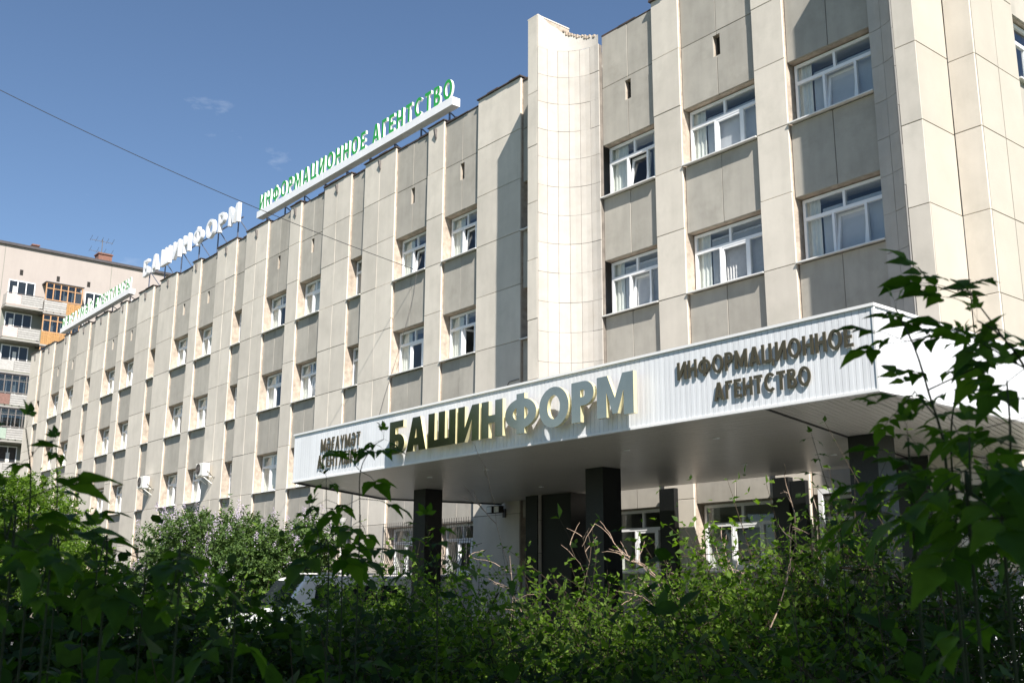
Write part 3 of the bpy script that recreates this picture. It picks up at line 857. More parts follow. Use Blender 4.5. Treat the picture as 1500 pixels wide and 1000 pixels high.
side_plates(FY + .002, SYD, RFb + .0, plates_zs)
box('fin_top', MT['panel'], RFa, RFb, FY, D, TL - .0 + Z, TL + .03 + Z, office)
# step and side wall of the right-hand corner
XS = -8.885
S3 = [TOPZ, 13.6, 12.0, 10.27, 8.74, 7.05, 5.42, 3.76, 2.12, .46, -1.18]
plates('side_panel', RFb + .002, XS - .0, 1, S3, SYD, MT['panel'])
side_plates(SYD + .05, 20.69, XS, S3, 2)
side_plates(23.2, 32.0, XS, S3, 5)
box('side_core', MT['plaster'], RFb + .01, XS - .05, SYD + .05, 20.67, 0, TOPZ - .02 + Z, office)
box('side_core', MT['plaster'], RFb - .4, XS - .05, 23.22, 31.9, 0, TOPZ - .02 + Z, office)
for k, s in enumerate(SILLS):
    up = (SILLS[k - 1] - .02) if k else TOPZ
    box('side_core', MT['plaster'], XS - .3, XS - .12, 20.69, 23.2, s + HEAD + Z, up + Z, office)
    box('side_panel', MT['spandrel'], XS - .118, XS - .08, 20.70, 23.19, s + HEAD + .01 + Z, up - .01 + Z, office)
    # window turned to the side
    win = bpy.data.objects.new('window', None); link(win, office, (XS - .25, 21.9, s + Z))
    me, panes, sa = frame_mesh(2.4, HEAD - .05, 'wide')
    for nm in ('frame',):
        o = bpy.data.objects.new(nm, me); link(o, win, (XS - .25, 20.74, s + .02 + Z)); o.rotation_euler = (0, 0, math.pi / 2)
    box('pane', MT['glass'], XS - .254, XS - .246, 20.8, 23.08, s + .08 + Z, s + HEAD - .1 + Z, win)
    box('sill', MT['sill'], XS - .24, XS + .03, 20.72, 23.17, s - .02 + Z, s + .015 + Z, win)
box('side_core', MT['plaster'], XS - .3, XS - .12, 20.69, 23.2, 0, SILLS[-1] - .02 + Z, office)

# body: roof, floors, back and end walls
box('roof', MT['concrete'], -74.25, RFb - .1, 19.63, 32, 14.75 + Z, 14.95 + Z, office)
box('back_wall', MT['concrete'], -74.25, RFb - .1, 32.001, 32.3, 0, TOPZ + Z, office)
box('end_wall', MT['panel'], -74.28, -74.02, 19.51, 32, 0, TOPZ - .05 + Z, office)
for s in SILLS:
    box('floor_slab', MT['room'], -74.0, RFb - .45, 19.62, 31.99, s - .95 + Z, s - .75 + Z, office)
box('inner_wall', MT['room'], -74.0, RFb - .45, 24.2, 24.35, .01, 14.74 + Z, office)
b = MB()
for k in range(5):
    for dx in (-1.0 - 1.3, -5.8, -8.8):
        x = L0 - MOD * k + dx
        b.box(x - .06, x + .06, 19.52, 24.19, .02, 14.73 + Z)
for x in (-23.0, -20.0, -17.0, -13.8, -10.5):
    b.box(x - .06, x + .06, 19.52, 24.19, .02, 14.73 + Z)
b.build('partition', MT['room'], office)
# front parapet backing behind bays, edge of roof
box('parapet', MT['concrete'], -74.2, RFb - .3, 19.64, 19.8, 14.97 + Z, 15.2 + Z, office)

# conduit on the first pilaster
b = MB(); b.tube([(-23.35, 18.88, 5.80 + Z - 1.2), (-23.35, 18.88, 5.80 + Z), (-23.28, 18.88, 5.88 + Z), (-22.84, 18.88, 5.9 + Z)], .012, n=6)
b.build('conduit', MT['rust'], office)

# ------------------------------------------------------------------ security grilles on ground floor windows


def grille(x0, x1, label):
    t = thing('window_grille', label, 'grille', ((x0 + x1) / 2, 18.9, SILLS[3] - .1 + Z), 'security grilles on ground floor windows')
    lx, ly, lz = world_loc(t)
    n = int((x1 - x0) / .115)
    z0, z1 = SILLS[3] - .12 + Z, SILLS[3] + HEAD + .02 + Z
    prof = [(0.0, z1 + .12), (0.0, z1 - .55), (.05, z0 + .62), (.17, z0 + .38), (.17, z0 + .12), (.02, z0)]
    me = None
    for i in range(n + 1):
        x = x0 + (x1 - x0) * i / n
        if me is None:
            b = MB(); b.tube([(0, -p, z - lz) for p, z in prof], .009, n=5); o = b.build('bar', MT['grille'], t, (x, 18.86, lz)); me = o.data
        else:
            link(bpy.data.objects.new('bar', me), t, (x, 18.86, lz))
    for z, yy in ((z1, 0), (z1 - .55, 0), (z0 + .38, .17), (z0 + .02, .02)):
        b = MB(); b.bar((x0 - lx, -yy, 0), (x1 - lx, -yy, 0), .02, .014); b.build('rail', MT['grille'], t, (lx, 18.86, z))


gl = ['black barred grille beside the white column end of the canopy, nearest the entrance', 'black barred grille just left of the leftmost black column',
      'black barred grille behind the thin grey lamp post', 'black barred grille at the right edge of the lilac bushes']
gl[0] = 'black barred window grille between the leftmost black column and the floodlight'
grille(L0 - 1.83, L0 - .03, gl[0])
grille(L0 - 4.74, L0 - 2.81, gl[1])
grille(L0 - MOD + MOD - 7.8, L0 - 6.87, 'narrow black barred window grille behind the tall sapling left of the black column')
grille(L0 - MOD - 1.83, L0 - MOD - .03, 'black barred window grille at the right end of the lilac bushes')

# ------------------------------------------------------------------ entrance canopy
CY = 11.46; CZ0 = 2.41; CZ1 = 3.475
CXL, CXR = -21.95, -6.99
can = thing('entrance_canopy', 'deep flat white canopy with ribbed fascia on square black columns over the entrance', 'canopy', (-14.5, 14.6, 0))
pl = [(CXL, CY), (CXR, CY), (CXR, 18.6), (-9.3, 18.6), (-9.3, 17.6), (-21.1, 17.6), (-21.1, 18.84), (-23.5, 18.84), (-24.3, 15.36)]
ROOF = [(CXL + .06, CY + .06), (CXR - .06, CY + .06), (CXR - .06, 18.55), (-9.36, 18.55), (-9.36, 17.62), (-21.06, 17.62), (-21.06, 18.82), (-23.45, 18.82), (-24.22, 15.36)]
b = MB(); b.prism(ROOF, CZ0 + .05 + Z, CZ1 - .03 + Z); b.build('canopy_body', MT['concrete'], can)
# front fascia siding boards
bw = 0.1
n = int(round((CXR - CXL) / bw)); bw_ = (CXR - CXL) / n


def siding_mesh(w, h):
    g = .003; prof = [(g, 0.0), (g + .001, -.0055), (w * .60, -.0055), (w * .61, -.0045), (w - g - .001, -.0045), (w - g, 0), ]
    b = MB(); m = len(prof)
    vs = [(x - w / 2, y, -h / 2) for x, y in prof] + [(x - w / 2, y, h / 2) for x, y in prof]
    fs = [(i, i + 1, m + i + 1, m + i) for i in range(m - 1)] + [tuple(range(m - 1, -1, -1)), tuple(range(m, 2 * m)), (m - 1, 0, m, 2 * m - 1)]
    b.add(vs, fs)
    me = bpy.data.meshes.new('siding_board'); me.from_pydata(b.v, [], b.f); me.materials.append(MT['siding']); me.update()
    return me


sm = siding_mesh(bw_, CZ1 - CZ0 - .03)
box('fascia_backing', MT['joint_grey'], CXL, CXR, CY + .001, CY + .05, CZ0 + .01 + Z, CZ1 - .01 + Z, can)
for i in range(n):
    link(bpy.data.objects.new('siding_board', sm), can, (CXL + (i + .5) * bw_, CY, (CZ0 + CZ1) / 2 + Z))
n2 = int(round((18.55 - CY) / bw)); bw2 = (18.55 - CY) / n2
box('fascia_backing', MT['joint_grey'], CXR - .05, CXR - .001, CY + .05, 18.55, CZ0 + .01 + Z, CZ1 - .01 + Z, can)
for i in range(n2):
    o = bpy.data.objects.new('siding_board', sm); link(o, can, (CXR, CY + (i + .5) * bw2, (CZ0 + CZ1) / 2 + Z)); o.rotation_euler = (0, 0, math.pi / 2)
# left, slanted, and the back-left side
b = MB()
for (p, q) in (((CXL, CY), (-24.3, 15.36)), ((-24.3, 15.36), (-23.5, 18.84))):
    b.add([(p[0], p[1], CZ0 + Z), (q[0], q[1], CZ0 + Z), (q[0], q[1], CZ1 + Z), (p[0], p[1], CZ1 + Z),
           (p[0] + .05, p[1] + .02, CZ0 + Z), (q[0] + .05, q[1] + .02, CZ0 + Z), (q[0] + .05, q[1] + .02, CZ1 + Z), (p[0] + .05, p[1] + .02, CZ1 + Z)],
          [(0, 3, 2, 1), (4, 5, 6, 7), (0, 1, 5, 4), (3, 7, 6, 2)])
b.build('side_fascia', MT['siding'], can)
# trims
b = MB(); b.box(CXL - .02, CXR + .03, CY - .03, CY + .06, CZ1 - .014 + Z, CZ1 + .025 + Z); b.box(CXR - .06, CXR + .03, CY + .06, 18.57, CZ1 - .014 + Z, CZ1 + .025 + Z)
b.build('top_trim', MT['trim'], can)
b = MB(); b.box(CXL - .02, CXR + .02, CY - .022, CY + .05, CZ0 - .02 + Z, CZ0 + .014 + Z); b.box(CXR - .05, CXR + .022, CY + .05, 18.57, CZ0 - .02 + Z, CZ0 + .014 + Z)
b.box(CXR - .012, CXR + .02, CY - .02, CY + .012, CZ0 + .014 + Z, CZ1 - .014 + Z)
b.build('bottom_trim', MT['trim'], can)
b = MB()
for (p, q) in (((CXL, CY + .06), (-24.3, 15.36)), ((-24.3, 15.36), (-23.5, 18.80))):
    b.bar((p[0], p[1], CZ0 + Z - .01), (q[0], q[1], CZ0 + Z - .01), .05, .05)
b.build('dark_edge', MT['grille'], can)
# soffit boards: long boards in the middle, slanting ones at the right end
def xl_at(y):
    return CXL + (-24.3 - CXL) * (y - CY) / (15.36 - CY) if y < 15.36 else -24.3 + .8 * (y - 15.36) / 3.48
def xr_at(y):
    return -8.76 - (y - CY) * .262
y = CY + .06
while y < 18.5:
    y2 = min(y + .2, 18.55)
    a0, a1 = xl_at(y) + .06, xl_at(y2) + .06; c0, c1 = xr_at(y) - .02, xr_at(y2) - .02
    b = MB(); ym = (y + y2) / 2
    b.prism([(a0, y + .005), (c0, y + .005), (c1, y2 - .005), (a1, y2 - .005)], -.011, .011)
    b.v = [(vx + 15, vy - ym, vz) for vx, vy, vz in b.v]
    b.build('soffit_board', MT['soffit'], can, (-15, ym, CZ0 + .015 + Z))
    y += .2
sl = -.262; xx = -8.72
while xx < CXR + 1.85:
    b = MB(); w_ = .1
    def clip(x, y): return min(x, CXR - .05)
    yA, yB = CY + .06, 18.55
    # start where the slanting board leaves the side fascia
    pa = []
    for e in (xx + .008, xx + w_ - .008):
        ys = yA if e < CXR - .05 else yA + (e - (CXR - .05)) / -sl
        pa.append((e, ys))
    (e0, s0), (e1, s1) = pa
    if s0 < yB - .1 and s1 < yB - .1:
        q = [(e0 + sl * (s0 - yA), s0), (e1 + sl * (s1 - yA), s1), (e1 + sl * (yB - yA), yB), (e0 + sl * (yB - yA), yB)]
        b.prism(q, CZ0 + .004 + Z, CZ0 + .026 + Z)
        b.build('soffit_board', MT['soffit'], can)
    xx += w_
b = MB(); b.bar((-8.74, CY + .06, CZ0 + .0 + Z), (-8.74 + sl * 7, CY + 7.06, CZ0 + .0 + Z), .035, .02); b.build('seam', MT['grille'], can)
# columns
for i, x in enumerate((-21.45, -15.33, -9.28)):
    o = box('column', MT['granite'], x - .25, x + .25, 14.62, 15.12, .01, CZ0 + Z - .001, can)
# small ceiling lights in the soffit
b = MB()
for x in (-19, -17, -13, -11):
    for y_ in (13.2, 16.4):
        b.tube([(x, y_, CZ0 - .012 + Z), (x, y_, CZ0 + .002 + Z)], .06, n=12)
b.build('downlight', MT['pvc'], can)

# black granite facings under the canopy, door
for x0, x1, y0, y1, zt in ((-20.55, -19.45, 17.75, 18.86, 2.39), (-17.42, -16.95, 18.74, 18.88, 2.39), (-14.1, -13.7, 18.7, 18.88, 2.39), (-13.69, -13.32, 18.76, 18.88, 2.30), (-10.9, -9.95, 17.7, 18.8, 2.39)):
    box('granite_facing', MT['granite'], x0, x1, y0, y1, .01, zt + Z, office)
door = bpy.data.objects.new('entrance_door', None); link(door, office, (-12.2, 18.95, 0))
b = MB(); b.box(-13.1, -11.1, 18.88, 18.94, 2.0 + Z, 2.1 + Z)
for x in (-13.1, -12.14, -11.2): b.box(x, x + .1, 18.88, 18.94, .15, 2.0 + Z)
b.v = [(vx + 12.2, vy - 18.95, vz) for vx, vy, vz in b.v]
b.build('door_frame', MT['pvc'], door, (-12.2, 18.95, 0))
box('pane', MT['glass'], -13.0, -12.14, 18.905, 18.913, .2, 2.0 + Z, door)
box('pane', MT['glass'], -12.04, -11.2, 18.905, 18.913, .2, 2.0 + Z, door)
b = MB(); b.box(-18.8, -9.5, 15.8, 18.3, 0.01, .16); b.box(-18.8, -9.5, 15.45, 15.8, .01, .1)
tag(b.build('entrance_steps', MT['paving']), 'low pale stone steps beneath the canopy by the entrance', 'steps')

# fascia lettering, three signs
s1 = thing('raised_sign', 'huge polished gold letters reading БАШИНФОРМ across the middle of the white fascia', 'sign', (-14.5, CY, 2.6 + Z), 'raised letters on the canopy fascia')
lettering('БАШИНФОРМ', -17.62, -10.93, 2.60, 3.245, CY - .165, .07, .26, (MT['gold'], MT['goldedge']), s1, gap=.085)
s2 = thing('raised_sign', 'small bronze letters reading ИНФОРМАЦИОННОЕ АГЕНТСТВО at the right of the fascia', 'sign', (-8.8, CY, 2.6 + Z), 'raised letters on the canopy fascia')
lettering('ИНФОРМАЦИОННОЕ', -10.2, -7.28, 3.0, 3.26, CY - .030, .016, .20, (MT['bronze'],), s2, gap=.15)
lettering('АГЕНТСТВО', -9.53, -7.93, 2.605, 2.86, CY - .030, .016, .20, (MT['bronze'],), s2, gap=.15)
s3 = thing('raised_sign', 'small bronze letters reading МӘҒЛҮМӘТ АГЕНТЛЫҒЫ at the left end of the fascia', 'sign', (-20, CY, 2.6 + Z), 'raised letters on the canopy fascia')
lettering('МӘҒЛҮМӘТ', -20.66, -19.02, 2.96, 3.25, CY - .030, .014, .17, (MT['bronze'],), s3, gap=.17)
lettering('АГЕНТЛЫҒЫ', -20.78, -19.02, 2.61, 2.90, CY - .030, .014, .17, (MT['bronze'],), s3, gap=.17)

# ------------------------------------------------------------------ rooftop signs
def roof_sign(text, x0, x1, zb, zt, label, mats, beam, yl=18.98, depth=.28, offset=.02, gap=.12):
    t = thing('rooftop_sign', label, 'sign', ((x0 + x1) / 2, 19.2, 15 + Z), 'illuminated letter signs along the roof')
    lettering(text, x0 + .1, x1 - .1, zb, zt, yl, depth, offset, mats, t, gap=gap, space=.55)
    if beam:
        nseg = 5
        for i in range(nseg):
            a = x0 + (x1 - x0) * i / nseg; c = x0 + (x1 - x0) * (i + 1) / nseg
            box('beam', MT['white'], a + .004, c - .004, yl - .1, yl + .22, zb - .34 + Z, zb - .05 + Z, t)
    b = MB(); zt2 = zb - (.38 if beam else -.25)
    x = x0 + .5
    while x < x1:
        b.bar((x, yl + .16, 15.0 + Z), (x, yl + .16, zt2 + Z), .05)
        b.bar((x + .1, 20.3, 15.0 + Z), (x, yl + .2, zt2 + Z), .035)
        x += (x1 - x0 - 1) / (8 if beam else 5)
    b.build('support_frame', MT['steel'], t)
    b = MB(); b.bar((x0 - .3, 19.3, 15.42 + Z), (x1 + .2, 19.3, 15.42 + Z), .05); b.bar((x0 - .3, 19.75, 15.25 + Z), (x1 + .2, 19.75, 15.25 + Z), .05)
    if not beam: b.bar((x0, yl + .16, zb + .22 + Z), (x1, yl + .16, zb + .22 + Z), .05)
    b.build('rail', MT['steel'], t)


roof_sign('ИНФОРМАЦИОННОЕ АГЕНТСТВО', -40.75, -26.35, 16.04, 16.74, 'long white beam carrying green letters ИНФОРМАЦИОННОЕ АГЕНТСТВО above the roof edge', (MT['green'], MT['white']), True, offset=.21, gap=.28, depth=.08)
roof_sign('БАШИНФОРМ', -54.4, -42.65, 16.15, 17.05, 'big all white letters БАШИНФОРМ standing on the roof edge', (MT['white'],), False, depth=.16, offset=.17, gap=.44)
roof_sign('МӘҒЛҮМӘТ АГЕНТЛЫҒЫ', -68.2, -56.1, 16.02, 16.62, 'far white beam carrying green letters МӘҒЛҮМӘТ АГЕНТЛЫҒЫ at the left end of the roof', (MT['green'], MT['white']), True, offset=.21, gap=.28, depth=.08)

# ------------------------------------------------------------------ air conditioners, floodlight, lamp, cable
def aircon(x, z, label):
    t = thing('air_conditioner', label, 'air conditioner', (x, 18.88, z + Z), 'air conditioners on the office wall')
    w, h, d = .74, .54, .30
    y1 = 18.72; y0 = y1 - d
    box('casing', MT['ac'], x - w / 2, x + w / 2, y0, y1, z + Z, z + h + Z, t, ch=.02)
    b = MB()
    for r in (.235, .16, .085):
        pts = [(x - .12 + r * math.cos(a), y0 - .006, z + .29 + Z + r * math.sin(a)) for a in np.linspace(0, 2 * math.pi, 25)]
        b.tube(pts, .006, n=4)
    for a in np.linspace(0, math.pi, 7)[:-1]:
        b.bar((x - .12 + .235 * math.cos(a), y0 - .004, z + .29 + Z + .235 * math.sin(a)), (x - .12 - .235 * math.cos(a), y0 - .004, z + .29 + Z - .235 * math.sin(a)), .006)
    lx = world_loc(t); b.v = [(vx - lx.x, vy - lx.y, vz - lx.z) for vx, vy, vz in b.v]
    b.build('fan_guard', MT['rust'], t, lx)
    b = MB(); b.tube([(x - .12, y0 - .002, z + .29 + Z), (x - .12, y0 + .001, z + .29 + Z)], .225, n=24)
    b.v = [(vx - lx.x, vy - lx.y, vz - lx.z) for vx, vy, vz in b.v]
    b.build('fan_opening', MT['dark'], t, lx)
    b = MB()
    for sx in (-.3, .3):
        b.bar((x + sx, y0, z - .02 + Z), (x + sx, 18.9, z - .02 + Z), .04, .03); b.bar((x + sx, y0 + .05, z - .03 + Z), (x + sx, 18.9, z - .32 + Z), .03)
    b.v = [(vx - lx.x, vy - lx.y, vz - lx.z) for vx, vy, vz in b.v]
    b.build('bracket', MT['ac'], t, lx)
    b = MB(); b.tube([(x + w / 2, y1 - .1, z + .2 + Z), (x + w / 2 + .12, y1 - .05, z + .1 + Z), (x + w / 2 + .15, 18.88, z - .1 + Z), (x + w / 2 + .3, 19.0, z + .1 + Z)], .018, n=5)
    b.v = [(vx - lx.x, vy - lx.y, vz - lx.z) for vx, vy, vz in b.v]
    b.build('pipe', MT['cable'], t, lx)


aircon(-50.75, 4.75, 'boxy white air conditioner on the wall, the left one of the two')
aircon(-43.85, 4.78, 'boxy white air conditioner on the wall, the right one of the two')

fl = thing('security_floodlight', 'small black twin floodlight on a bracket high on the wall under the canopy edge', 'floodlight', (-23.45, 18.88, 2.15 + Z))
b = MB(); b.box(-.06, .06, -.03, 0, -.12, .12); b.bar((0, -.03, .05), (.0, -.3, .1), .03); b.build('bracket', MT['grille'], fl, (-23.45, 18.88, 2.15 + Z))
for dx in (-.16, .16):
    b = MB(); b.box(-.12, .12, -.42, -.26, 0, .2); b.build('lamp_head', MT['grille'], fl, (-23.45 + dx, 18.88, 2.13 + Z))
    b = MB(); b.box(-.1, .1, -.43, -.421, .02, .18); b.build('lens', MT['sill'], fl, (-23.45 + dx, 18.88, 2.13 + Z))

lp = thing('street_lamp', 'thin grey lamp post with a small flared head in front of the office wall', 'lamp', (-29.0, 16.9, 0))
b = MB(); b.tube([(0, 0, .1), (0, 0, 2.6), (0, 0, 3.62)], .05, .035, n=8); b.build('post', MT['sill'], lp, (-29.0, 16.9, 0))
b = MB(); b.tube([(0, 0, 3.60), (0, 0, 3.68), (0, 0, 3.80)], .05, .16, n=12); b.build('lamp_head', MT['sill'], lp, (-29.0, 16.9, 0))

cb = MB()
A = Vector((-28.2, 18.85, 10.4 + Z)); B = px_point(-160, 50, 30.0)
pts = []
for i in range(31):
    t = i / 30; p = A.lerp(B, t); p.z -= .35 * 4 * t * (1 - t); pts.append(p)
cb.tube(pts, .011, n=5)
tag(cb.build('overhead_cable', MT['cable']), 'thin black overhead cable crossing the sky to the office facade', 'cable')
cb = MB(); cb.tube([(-28.15, 18.86, 10.36 + Z), (-28.3, 18.86, 9.6 + Z), (-29.0, 18.86, 8.0 + Z), (-29.9, 18.86, 6.4 + Z), (-30.6, 18.86, 4.9 + Z)], .007, n=5)
tag(cb.build('wall_cable', MT['rust']), 'thin grey cable sloping down the stone wall below the window', 'cable')

# ------------------------------------------------------------------ apartment building
XA = -90.0
apt = thing('apartment_building', 'tall cream apartment block with stacked balconies rising behind the office roof', 'building', (XA, 20, 0))
TOPA = 27.4; ST = 2.7
b = MB(); holes = []
# wall with recessed loggia windows: built as a wall plus frames proud of it
box('wall', MT['flat'], XA - 14, XA, -6, 62, 0, TOPA + Z, apt)
box('roof_edge', MT['flatroof'], XA - 14.2, XA + .18, -6.2, 62.2, TOPA + Z, TOPA + .22 + Z, apt)
for y_, d_, h_ in ((21.9, .5, .35), (27.3, 1.15, .75)):
    bb = MB(); bb.box(XA - 1.6, XA - .6, y_ + .3, y_ + .3 + d_, TOPA + .2 + Z, TOPA + .2 + h_ + Z); bb.box(XA - 1.68, XA - .52, y_ + .23, y_ + .37 + d_, TOPA + .2 + h_ + Z, TOPA + .3 + h_ + Z)
    bb.build('chimney', MT['brick'], apt)
for y_ in (21.3, 24.2, 26.7, 30):
    box('vent_hole', MT['dark'], XA + .001, XA + .02, y_, y_ + .25, TOPA - 2.35 + Z, TOPA - 1.9 + Z, apt)
seam_ys = [14.0, 20.0, 28.6, 34.5]
bb = MB()
for y_ in seam_ys: bb.box(XA + .002, XA + .008, y_, y_ + .04, 0, TOPA + Z)
bb.build('wall_seam', MT['flatdark'], apt)


def flat_window(y0, y1, z0, z1, fm='pvc', nl=3, x=XA):
    w = bpy.data.objects.new('window', None); link(w, apt, (x, (y0 + y1) / 2, z0))
    lx = Vector((x, (y0 + y1) / 2, z0))
    b = MB(); t = .07
    b.box(0, .06, y0, y1, z0, z0 + t); b.box(0, .06, y0, y1, z1 - t, z1)
    for i in range(nl + 1):
        yy = y0 + (y1 - y0 - t) * i / nl; b.box(0, .062, yy, yy + t, z0 + t, z1 - t)
    b.v = [(vx, vy - lx.y, vz - lx.z) for vx, vy, vz in b.v]
    b.build('frame', MT[fm], w, lx)
    for i in range(nl):
        a = y0 + t + (y1 - y0 - t) * i / nl
        box('pane', MT['carglass'], x + .012, x + .03, a, a + (y1 - y0 - t) / nl - t, z0 + t, z1 - t, w)
    if RNG.random() < .8:
        yy = RNG.uniform(y0 + .2, y1 - .5)
        box('curtain', MT['curtain'], x + .031, x + .036, yy, yy + .28, z0 + .1, z1 - .5, w)


BN = [-1]


def balcony(y0, y1, zb, style, glazed=None, depth=1.15):
    if style == 'mixed': BN[0] += 1
    w = bpy.data.objects.new('balcony', None); link(w, apt, (XA + depth / 2, (y0 + y1) / 2, zb))
    lx = Vector((XA + depth / 2, (y0 + y1) / 2, zb))
    x1 = XA + depth
    box('slab', MT['concrete'], XA + .001, x1 + .05, y0 - .05, y1 + .05, zb - .14, zb, w)
    n = 5
    ya = y0; yb = y1
    if style == 'mixed':
        ym = y0 + (y1 - y0) * .4
        box('end_panel', (MT['pinkpanel'], MT['pinkpanel'], MT['slat'], MT['redslat'], MT['greenpanel'], MT['slat'])[BN[0] % 6], x1 - .03, x1, y0 + .02, ym, zb + .12, zb + .95, w)
        ya = ym + .02
    elif style == 'half_wood':
        ym = y0 + (y1 - y0) * .6; yb = ym - .02
        k = 0; yy = ym
        while yy < y1 - .1:
            box('wood_board', MT['wood'], x1 - .03, x1 + .01, yy, yy + .145, zb + .0, zb + 1.0, w); yy += .16
    if style == 'wood':
        yy = y0
        while yy < y1 - .1:
            box('wood_board', MT['wood'], x1 - .03, x1 + .01, yy, yy + .145, zb - .05, zb + 1.05, w); yy += .16
        box('wood_panel', MT['wood'], XA + .002, x1 - .04, y1 - .03, y1, zb - .05, zb + 1.05, w)
    else:
        for i in range(n):
            z0 = zb + .1 + i * .18
            box('slat', MT['slat'], x1 - .03, x1, ya, yb, z0, z0 + .145, w)
        box('side_panel', MT['slat'], XA + .002, x1 - .04, y1 - .03, y1, zb + .1, zb + 1.0, w)
        box('side_panel', MT['slat'], XA + .002, x1 - .04, y0, y0 + .03, zb + .1, zb + 1.0, w)
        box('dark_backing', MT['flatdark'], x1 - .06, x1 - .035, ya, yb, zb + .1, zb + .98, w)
    b = MB(); b.bar((x1 - .02, y0, zb + 1.03), (x1 - .02, y1, zb + 1.03), .05, .04)
    b.v = [(vx - lx.x, vy - lx.y, vz - lx.z) for vx, vy, vz in b.v]
    b.build('handrail', MT['rust'], w, lx)
    if glazed:
        b = MB(); H = 2.45
        n = 5
        for i in range(n + 1):
            yy = y0 + (y1 - y0 - .08) * i / n; b.box(x1 - .06, x1, yy, yy + .08, zb + 1.05, zb + H)
        b.box(x1 - .06, x1, y0, y1, zb + H, zb + H + .07); b.box(x1 - .062, x1 + .002, y0, y1, zb + 1.05, zb + 1.12); b.box(x1 - .061, x1 + .001, y0, y1, zb + 2.0, zb + 2.06)
        b.v = [(vx - lx.x, vy - lx.y, vz - lx.z) for vx, vy, vz in b.v]
        b.build('glazing_frame', MT[glazed], w, lx)
        for i in range(n):
            a = y0 + .08 + (y1 - y0 - .08) * i / n
            box('pane', MT['glass'], x1 - .035, x1 - .028, a, a + (y1 - y0 - .08) / n - .08, zb + 1.12, zb + H, w)
        box('glazing_roof', MT['flatroof'], XA + .002, x1 + .06, y0 - .05, y1 + .08, zb + H + .07, zb + H + .13, w)
    return w


zb0 = 22.13 + Z
styles = ['mixed', 'mixed', 'mixed', 'mixed', 'mixed', 'mixed', 'mixed', 'mixed', 'mixed']
for k in range(9):
    zb = zb0 - k * ST
    balcony(20.25, 23.05, zb + .02, 'mixed', glazed='rust' if k in (3, 4) else None)
    balcony(23.15, 26.1, zb - .1, 'half_wood' if k == 0 else ('wood' if k == 1 else 'slats'), glazed='woodframe' if k in (0, 1, 2) else None)
    flat_window(20.55, 22.6, zb + 1.0, zb + 2.4)
    flat_window(23.5, 25.6, zb + .9, zb + 2.3)
    flat_window(26.6, 28.1, zb + 1.1, zb + 2.45, nl=2)
    flat_window(16.5, 18.6, zb + 1.1, zb + 2.45)
    if k > 0: box('recess_shade', MT['flatdark'], XA + .001, XA + .006, 20.25, 26.05, zb + .0, zb + 2.55, apt)  # dark sheet on the flat wall, painted in place of loggia shade
for k in range(9):
    for yy in (30.5, 35, 39.5, 44, 48.5, 53): flat_window(yy, yy + 1.6, zb0 - k * ST + 1.1, zb0 - k * ST + 2.45, nl=2)

an = thing('roof_antenna', 'thin spiky television antenna on the apartment roof beside the brick chimney', 'antenna', (XA - 2.5, 28.4, TOPA + .2 + Z))
lx = world_loc(an)
b = MB(); b.tube([(0, 0, 0), (0, 0, 2.7)], .035, n=5); b.build('mast', MT['rust'], an, lx)
for z_, n_ in ((2.5, 4), (1.5, 3)):
    b = MB(); b.bar((0, -1.0, z_), (0, .9, z_), .03)
    for i in range(n_ + 1): b.bar((-.35, -1.0 + i * 1.9 / n_, z_ - .02), (.35, -1.0 + i * 1.9 / n_, z_ + .3), .02)
    b.build('aerial', MT['rust'], an, lx)

